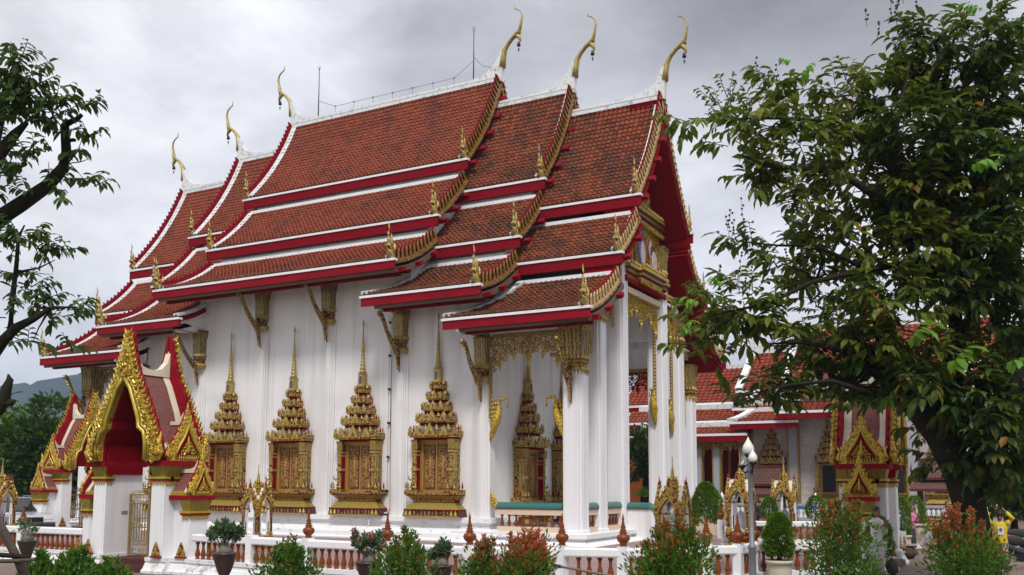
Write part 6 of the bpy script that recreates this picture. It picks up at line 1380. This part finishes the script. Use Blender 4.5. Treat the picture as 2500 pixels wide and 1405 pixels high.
# ================================================================ people
def person(loc,rz,label,J,parts_col,H=1.6,hair='short',extra=None,skirt=False):
    """one continuous skinned body; J gives elbow/hand positions (x right, y forward, z up) in metres"""
    o=thing('person',loc,rz,label,'person')
    s=H/1.6; vs=[];ed_=[];rd=[]
    def V(x,y,z,r,par=None,ry=None):
        vs.append((x*s,y*s,z*s)); rd.append((r*s,(ry or r)*s)); i=len(vs)-1
        if par is not None: ed_.append((par,i))
        return i
    pel=V(0,0,.84,.125,None,.10); wst=V(0,.01,.98,.105,pel,.085); ch=V(0,.01,1.17,.135,wst,.095); sh=V(0,0,1.29,.11,ch,.075); nk=V(0,.005,1.36,.048,sh); hd0=V(0,.02,1.42,.055,nk)
    feet=[]
    for sd in (-1,1):
        hip=V(sd*.085,0,.78,.085,pel); kn=V(sd*.10,.02,.45,.055,hip); cf=V(sd*.10,-.01,.28,.052,kn); an=V(sd*.10,-.02,.08,.033,cf); ft=V(sd*.11,.09,.035,.036,an,.028); V(sd*.115,.16,.03,.028,ft,.02)
        shx=V(sd*.155,0,1.285,.055,sh); e,h=J['L' if sd<0 else 'R']
        m_=[(a+c)/2 for a,c in zip((sd*.155,0,1.285),e)]; up=V(*m_,.044,shx); el=V(*e,.037,up); m2=[(a*.5+c*.5) for a,c in zip(e,h)]; fa=V(*m2,.033,el); wr=V(*h,.023,fa)
        d=Vector(h)-Vector(e); d.normalize(); side=Vector(J.get('hs',(0,1,0)));
        pm=Vector(h)+d*.05; p_=V(pm.x,pm.y,pm.z,.034,wr,.02)
        w=d.cross(side); w.normalize() if w.length>0 else None
        for fi,(off,ln) in enumerate(((-.03,.062),(-.01,.072),(.01,.068),(.028,.052))):
            a=pm+d*.04+w*off; c=a+d*ln*.55+side*.010; e2=a+d*ln+side*.03
            k=V(a.x,a.y,a.z,.0105,p_); k=V(c.x,c.y,c.z,.0095,k); V(e2.x,e2.y,e2.z,.008,k)
        a=Vector(h)+d*.035-w*.035; c=a+d*.03-w*.02+side*.01; k=V(a.x,a.y,a.z,.011,p_); V(c.x,c.y,c.z,.0095,k)
    me=bpy.data.meshes.new('body'); me.from_pydata(vs,ed_,[]); ob=bpy.data.objects.new('body',me); COL.objects.link(ob); ob.parent=o
    me.materials.append(M['skin'])
    md=ob.modifiers.new('skin','SKIN'); md.use_smooth_shade=True
    for i,v in enumerate(me.skin_vertices[0].data): v.radius=rd[i]; v.use_root=(i==0)
    ob.modifiers.new('sub','SUBSURF').levels=1; ob.modifiers['sub'].render_levels=1
    ht=J.get('tilt',0)
    b=MB(); c=(0,.035*s,1.50*s); b.T=Matrix.Translation(c)@Matrix.Rotation(ht,4,'X')
    k=s
    b.lathe([(.004,-.125*k),(.035*k,-.118*k),(.058*k,-.09*k),(.070*k,-.04*k),(.077*k,.01*k),(.074*k,.06*k),(.055*k,.10*k),(.025*k,.118*k),(.003,.12*k)],(0,0,0),'skin',14,sy=1.15)
    b.tube([(0,.080*k,.02*k),(0,.098*k,-.015*k),(0,.086*k,-.032*k)],[.010*k,.013*k,.012*k],'skin',6)
    for sd in (-1,1):
        b.lathe([(.001,-.009),(.011*k,0),(.001,.009)],(sd*.03*k,.078*k,.012*k),'hair',6); b.lathe([(.002,-.028*k),(.014*k,-.01*k),(.016*k,.012*k),(.003,.026*k)],(sd*.078*k,0,-.005*k),'skin',6,sx=.5)
        b.box(sd*.03*k-.014*k,sd*.03*k+.014*k,.078*k,.084*k,.028*k,.034*k,'hair')
    b.box(-.02*k,.02*k,.078*k,.084*k,-.06*k,-.052*k,'moto_red')
    b.build('head',o)
    b=MB(); b.T=Matrix.Translation(c)@Matrix.Rotation(ht,4,'X'); b.lathe([(.070*k,-.05*k),(.083*k,-.01*k),(.088*k,.04*k),(.074*k,.09*k),(.04*k,.125*k),(.003,.135*k)],(0,-.014*k if hair=='long' else -.004*k,.010*k if hair=='long' else .022*k),'hair',14,sy=1.08)
    if hair=='long': b.lathe([(.04*k,-.22*k),(.075*k,-.15*k),(.080*k,.0*k),(.07*k,.06*k)],(0,-.045*k,0),'hair',12,sy=.7)
    b.build('hair',o)
    top,bot=parts_col
    b=MB(); pr=[(.168,.80),(.165,.86),(.150,.98),(.158,1.10),(.175,1.20),(.172,1.28),(.13,1.335),(.062,1.37)]
    b.lathe([(r*s,z*s) for r,z in pr],(0,.005,0),top,18,sy=.68,rib=.006)
    for sd in (-1,1):
        e,h=J['L' if sd<0 else 'R']; S0=Vector((sd*.135,0,1.29))*s; E1=Vector(e)*s; f=J.get('sleeve',.35); 
        if f<=0: b.tube([S0,S0.lerp(E1,1+f)],[.072*s,.062*s],top,9)
        else: b.tube([S0,S0.lerp(E1,.5),E1,E1.lerp(Vector(h)*s,f)],[.075*s,.062*s,.055*s,.045*s],top,9)
    sh_=b.build('shirt',o)
    if extra=='print': 
        b=MB(); b.prism([(-.07*s,1.03*s),(.07*s,1.03*s),(.075*s,1.24*s),(-.075*s,1.24*s)],'y',.121*s,.126*s,'cloth_white'); b.lathe([(.045*s,0),(.045*s,.004)],(0,0,0),'print_purple',12) if 0 else None
        b.prism([(.035*s*math.sin(a),1.16*s+.05*s*math.cos(a)) for a in [i*math.pi/6 for i in range(12)]],'y',.126*s,.13*s,'print_purple'); b.build('print',sh_)
    b=MB()
    if skirt: b.lathe([(.20*s,.18*s),(.19*s,.5*s),(.165*s,.78*s),(.15*s,.88*s)],(0,0,0),bot,16,sy=.7,rib=.012); b.build('skirt',o)
    else:
        b.lathe([(.10*s,.70*s),(.155*s,.76*s),(.158*s,.84*s),(.150*s,.88*s)],(0,0,0),bot,14,sy=.7)
        for sd in (-1,1): b.tube([Vector((sd*.085,0,.82))*s,Vector((sd*.10,.02,.45))*s,Vector((sd*.10,-.015,.10))*s],[.098*s,.078*s,.062*s],bot,10)
        b.build('trousers',o)
    return o
def toward_cam(p,off=0): return math.atan2(-p.x,p.y)*0+math.atan2(p.y,p.x)+math.pi/2+off
p=at(2447,1400,24.0)
person((p.x,p.y,0),toward_cam(p,.1),'person in a yellow printed shirt holding a camera overhead with both hands',dict(L=((-.30,.02,1.44),(-.10,.10,1.66)),R=((.30,.02,1.44),(.10,.10,1.66)),tilt=-.35,sleeve=.75,hs=(0,0,0.0) if 0 else (0,1,0)),('shirt_yellow','cloth_pattern'),1.60,extra='print')
c=thing('camera',(p.x,p.y,0),toward_cam(p,.1),'small camera in the raised hands of the yellow-shirted person','camera'); b=MB(); b.box(-.075,.075,.06,.12,1.70,1.80,'cloth_white'); b.lathe([(.03,0),(.03,.05)],(0,0,0),'black_iron',10) if 0 else b.tube([(0,.12,1.75),(0,.17,1.75)],.03,'black_iron',10); b.box(-.03,.03,.07,.11,1.80,1.83,'black_iron'); b.build('body',c)
p=at(2137,1240,23.8)
pray=dict(L=((-.20,.10,1.02),(-.02,.24,1.22)),R=((.20,.10,1.02),(.02,.24,1.22)),sleeve=.5,hs=(0,-.2,.3),tilt=-.15)
person((p.x,p.y,0),toward_cam(p,.9),'woman in a white top praying with joined hands by the cream urn',pray,('cloth_white','cloth_teal'),1.72,'long',skirt=True)
p=at(2222,1240,32.0)
person((p.x,p.y,0),toward_cam(p,1.0),'woman in a pink and white top praying in front of the paired bushes',pray,('cloth_pink','cloth_dark'),1.60,'long',skirt=True)
hang=dict(L=((-.21,-.01,1.03),(-.22,.06,.80)),R=((.21,-.01,1.03),(.22,.06,.80)),sleeve=-.3)
p=at(1853,1240,44.0)
person((p.x,p.y,0),toward_cam(p,2.2),'person in dark clothes standing between the gilded shrines',hang,('cloth_dark','cloth_dark'),1.55)
p=at(2312,1240,38.0)
person((p.x,p.y,0),toward_cam(p,.4),'person in a mauve top standing near the brown pavilion steps',hang,('cloth_pattern','cloth_pink'),1.6,'long',skirt=True)
# ================================================================ vehicles
def car(px,py,dep,rz,label,paint='car_silver'):
    p=at(px,py,dep); o=thing('parked_car',(p.x,p.y,0),rz,label,'car')
    # side profile along x (front at +x)
    low=[(-2.2,.35),(2.15,.35),(2.25,.62),(2.1,.92),(1.15,1.02),(.45,1.05),(-2.2,1.05),(-2.28,.7)]
    b=MB(); b.prism(low,'y',-.88,.88,paint); b.box(-2.3,2.3,-.86,.86,.42,.55,'rubber')
    b.poly([(-2.15,-.86,1.05),(1.0,-.86,1.05),(1.0,.86,1.05),(-2.15,.86,1.05),(-2.0,-.68,1.62),(.25,-.68,1.62),(.25,.68,1.62),(-2.0,.68,1.62)],[(4,5,6,7),(0,1,5,4),(1,2,6,5),(2,3,7,6),(3,0,4,7)],paint)
    b.build('body',o)
    b=MB(); b.poly([(1.0,-.80,1.075),(1.0,.80,1.075),(.28,.63,1.60),(.28,-.63,1.60)],[(0,1,2,3)],'glass_dark'); b.v=[(x+.012,y,z+.01) for x,y,z in b.v]; b.build('windscreen',o)
    for s in (-1,1):
        for xa,xb,xc,xd in ((.78,.05,.15,.05),(-.05,-.95,-.05,-.95),(-1.05,-1.95,-1.05,-1.88)):
            b=MB(); y0,y1=.86*s,.69*s; b.poly([(xa,y0*.985,1.10),(xb,y0*.985,1.10),(xd,y1*1.0,1.56),(xc,y1*1.0,1.56)],[(0,1,2,3)],'glass_dark'); b.v=[(x,y+.02*s,z) for x,y,z in b.v]; b.build('window',o)
        b=MB(); b.lathe([(.02,-.07),(.07,-.03),(.07,.05),(.02,.08)],(.72,s*.98,1.12),paint,8,sx=.7,sy=1.3); b.build('mirror',o)
        b=MB(); b.box(-1.9,.1,s*.6-.02,s*.6+.02,1.66,1.70,'chrome'); [b.box(x-.02,x+.02,s*.6-.02,s*.6+.02,1.6,1.68,'chrome') for x in (-1.8,-.9,0)]; b.build('roof_rack',o)
        for x in (-1.4,1.4): 
            b=MB(); b.T=Matrix.Translation((x,s*.80,.34))@Matrix.Rotation(math.pi/2,4,'X'); b.lathe([(.34,-.1),(.34,.1)],(0,0,0),'rubber',20,smooth=False); b.lathe([(.2,-.11),(.2,.11)],(0,0,0),'chrome',12,smooth=False); b.build('wheel',o)
        b=MB(); b.box(2.05,2.22,s*.62-.16,s*.62+.16,.72,.86,'lamp_glass'); b.build('headlight',o)
    b=MB(); b.box(2.18,2.27,-.38,.38,.62,.82,'black_iron'); b.build('grille',o)
car(48,1240,41.5,-.35,'silver station wagon with roof rails parked behind the balustrade')
def scooter(px,py,dep,rz,label,col):
    p=at(px,py,dep); o=thing('motorcycle',(p.x,p.y,0),rz,label,'motorcycle','motorcycles parked at the roadside')
    for x in (-.6,.6): b=MB(); b.T=Matrix.Translation((x,0,.29))@Matrix.Rotation(math.pi/2,4,'X'); b.lathe([(.21,-.03),(.29,-.04),(.29,.04),(.21,.03)],(0,0,0),'rubber',18); b.lathe([(.2,-.015),(.2,.015)],(0,0,0),'chrome',10,smooth=False); b.build('wheel',o)
    b=MB(); b.tube([(-.75,0,.70),(-.4,0,.62),(0,0,.45),(.3,0,.55),(.42,0,.85)],[(.06,.05),(.10,.10),(.07,.09),(.07,.08),(.08,.07)],col,10,flat=(0,1,0)); b.tube([(-.9,0,.66),(-.65,0,.62),(-.35,0,.55)],[.03,.06,.07],col,8); b.build('body',o)
    b=MB(); b.tube([(-.72,0,.80),(-.4,0,.79),(-.05,0,.76),(.1,0,.72)],[(.06,.03),(.12,.05),(.13,.05),(.07,.03)],'rubber',10,flat=(0,1,0)); b.build('seat',o)
    b=MB(); b.tube([(.6,.06,.29),(.5,.06,.6),(.38,.05,.95)],.022,'chrome',6); b.tube([(.6,-.06,.29),(.5,-.06,.6),(.38,-.05,.95)],.022,'chrome',6); b.build('fork',o)
    b=MB(); b.tube([(.3,-.33,1.02),(.38,-.15,1.0),(.38,.15,1.0),(.3,.33,1.02)],.018,'black_iron',6); b.lathe([(.06,-.05),(.09,0),(.06,.05)],(.42,0,.95),col,8); b.build('handlebar',o)
    for s in (-1,1): b=MB(); b.tube([(.36,s*.2,1.0),(.34,s*.24,1.14)],.008,'chrome',4); b.lathe([(.045,-.03),(.05,.03)],(.33,s*.25,1.15),'rubber',8,sx=.4); b.build('mirror',o)
    b=MB(); b.tube([(-.2,-.14,.30),(-.8,-.16,.38)],[.03,.05],'chrome',8); b.box(-.1,.1,-.12,.12,.2,.42,'black_iron'); b.build('engine',o)
scooter(2492,1330,26,.5,'black and white motorcycle beside the yellow-shirted person','cloth_dark'); scooter(2500,1280,30,.7,'dark red motorcycle parked behind the black one','moto_red')
# ================================================================ small things on the path
def lump(b,c,rx,ry,rz,m,seed,n=10):
    r=random.Random(seed); pr=[]; 
    for i in range(7): t=i/6; pr.append((max(.02,math.sin(math.pi*min(.97,t*.9+.08)))**.6*r.uniform(.9,1.08),t))
    k0=len(b.v); b.lathe([(a,h) for a,h in pr],(0,0,0),m,n)
    for i in range(k0,len(b.v)): x,y,z=b.v[i]; f=1+r.uniform(-.09,.09); b.v[i]=(c[0]+x*rx*f,c[1]+y*ry*f,c[2]+z*rz)
p=ground(2178,1390,0); p=at(2178,1372,24.2); b=MB(); lump(b,(0,0,0),.17,.15,.42,'rock',3); o=b.build('sack',loc=(p.x,p.y,0)); tag(o,'black lumpy sack left on the brick path beside the cream urn','sack')
p=at(2217,1345,29.5); b=MB(); lump(b,(0,0,0),.30,.24,.40,'stump',4,12); o=b.build('tree_stump',loc=(p.x,p.y,0)); tag(o,'brown hollow tree stump on the path in front of the paired pots','stump')
b=MB(); b.box(-.26,.26,-.18,.18,.40,.45,'marble_grey'); o=b.build('stone_slab',loc=(p.x,p.y,0)); tag(o,'grey stone slab lying on top of the tree stump','slab')
p=at(2187,1352,27.5); b=MB(); lump(b,(0,0,0),.15,.12,.22,'pot_cream',5); o=b.build('stone',loc=(p.x,p.y,0)); tag(o,'pale whitish stone between the gateway pier and the tree stump','stone')
p=at(2203,1330,29.8); b=MB(); b.T=Matrix.Rotation(.25,4,'X'); b.box(-.12,.12,-.01,.01,.0,.42,'cloth_white'); o=b.build('notice_board',loc=(p.x,p.y+.1,.42)); tag(o,'small bluish white board leaning against the near cream pot','board')
# folding table under a blue cover by the marble hall
p=at(1960,1240,50); o=thing('folding_table',(p.x,p.y,0),0,'folding table with a bright blue cloth before the stone railing','table'); b=MB(); b.prism([(-.7,.98),(-.62,1.16),(.62,1.16),(.7,.98)],'y',-.45,.45,'awning_blue'); b.build('tabletop',o)
for sx in (-.5,.5):
    for sy in (-.35,.35): b=MB(); b.tube([(sx,sy,0),(sx,sy,1.0)],.02,'chrome',5); b.build('leg',o)
# bench rail by the pavilion
p=at(2285,1275,36); o=thing('stone_bench',(p.x,p.y,0),0,'pale stone bench beside the brown pavilion','bench'); b=MB(); b.box(-.7,.7,-.22,.22,.40,.50,'marble_grey'); b.build('seat',o)
for sx in (-.5,.5): b=MB(); b.box(sx-.08,sx+.08,-.18,.18,0,.4,'marble_grey'); b.build('leg',o)
# pale pole lying across the balustrade foot
a=at(1357,1382,18.0); c=at(1500,1408,15.2); b=MB(); b.tube([a,a.lerp(c,.5),c],[.022,.022,.022],'bark_pale',7); b.tube([a-(c-a)*.01,a+(c-a)*.10],.034,'rubber',7); o=b.build('pole'); tag(o,'thin white pole with a black end leaning in front of the balustrade','pole')
CLOUD_LOC=(1.3,.2,.0)
# ---------------------------------------------------------------- light and sky
SUN_EL,SUN_AZ=rad(52),rad(150)   # azimuth of the sun measured from +Y towards +X
w=bpy.data.worlds.new('World'); sc.world=w; w.use_nodes=True; t=w.node_tree; n=t.nodes; l=t.links
bg=n['Background']; sky=n.new('ShaderNodeTexSky'); sky.sky_type='NISHITA'; sky.sun_disc=False; sky.sun_elevation=SUN_EL; sky.sun_rotation=SUN_AZ; sky.dust_density=3
tc=n.new('ShaderNodeTexCoord'); c=None; mp=n.new('ShaderNodeMapping'); mp.inputs['Scale'].default_value=(1,1,2.2); l.new(tc.outputs['Generated'],mp.inputs[0])
def wn(scale,det,loc,rough=.55,dist=0.0):
    m2=n.new('ShaderNodeMapping'); m2.inputs['Location'].default_value=loc; l.new(mp.outputs[0],m2.inputs[0])
    x=n.new('ShaderNodeTexNoise'); x.inputs['Scale'].default_value=scale; x.inputs['Detail'].default_value=det; x.inputs['Roughness'].default_value=rough; x.inputs['Distortion'].default_value=dist; l.new(m2.outputs[0],x.inputs['Vector']); return x.outputs['Fac']
def rp(f,st):
    r=n.new('ShaderNodeValToRGB'); e=r.color_ramp.elements
    while len(e)<len(st): e.new(.5)
    for i,(p,c) in enumerate(st): e[i].position=p; e[i].color=c+(1,)
    l.new(f,r.inputs[0]); return r.outputs[0]
def mixw(f,a,b,mode='MIX'):
    m2=n.new('ShaderNodeMix'); m2.data_type='RGBA'; m2.blend_type=mode
    for i,v in ((0,f),(6,a),(7,b)):
        if isinstance(v,bpy.types.NodeSocket): l.new(v,m2.inputs[i])
        else: m2.inputs[i].default_value=v
    return m2.outputs[2]
c1=rp(wn(1.7,7,CLOUD_LOC,.5,.15),[(.32,(.44,.445,.475)),(.45,(.625,.635,.675)),(.56,(.82,.83,.865)),(.70,(.96,.965,.985))])
c2=rp(wn(5.5,6,(.3,2.2,.4),.6,.2),[(.33,(.80,.80,.82)),(.5,(.96,.96,.97)),(.68,(1.10,1.10,1.09))])
c=mixw(1.0,c1,c2,'MULTIPLY')
def blob(px,py,width,gain):
    global c
    d=ray(px,py).normalized(); dp=n.new('ShaderNodeVectorMath'); dp.operation='DOT_PRODUCT'; l.new(tc.outputs['Generated'],dp.inputs[0]); dp.inputs[1].default_value=d
    f=rp(dp.outputs['Value'],[(0,(0,0,0)),(math.cos(width),(0,0,0)),(1,(1,1,1))]); c=mixw(f,c,mixw(1.0,c,(gain,gain,gain*1.005,1),'MULTIPLY'))
blob(950,120,.36,1.28); blob(1880,20,.22,.62); blob(1700,480,.22,1.35); blob(60,150,.22,.92); blob(2300,150,.25,.9)
sx=n.new('ShaderNodeSeparateXYZ'); l.new(tc.outputs['Generated'],sx.inputs[0])
zen=rp(sx.outputs[2],[(0,(1,1,1)),(.52,(1,1,1)),(.80,(1.7,1.7,1.7))])
c=mixw(1.0,c,zen,'MULTIPLY')
sc10=n.new('ShaderNodeVectorMath'); sc10.operation='SCALE'; sc10.inputs['Scale'].default_value=10.6; l.new(c,sc10.inputs[0])
c=mixw(.94,sky.outputs[0],sc10.outputs[0])
l.new(c,bg.inputs['Color']); bg.inputs['Strength'].default_value=.1
sd=bpy.data.lights.new('sun','SUN'); so=bpy.data.objects.new('sun',sd); COL.objects.link(so); sd.energy=2.5; sd.angle=rad(11); sd.color=(1,.955,.90)
dv=Vector((math.sin(SUN_AZ)*math.cos(SUN_EL),math.cos(SUN_AZ)*math.cos(SUN_EL),math.sin(SUN_EL))); so.rotation_euler=dv.to_track_quat('Z','Y').to_euler()
sc.view_settings.view_transform='Standard'; sc.view_settings.look='None'; sc.view_settings.exposure=.05; sc.view_settings.gamma=1
sc.cycles.max_bounces=6; sc.cycles.transparent_max_bounces=6; sc.cycles.use_denoising=True
sc.cycles.volume_bounces=0; sc.cycles.volume_step_rate=8; sc.cycles.volume_max_steps=64
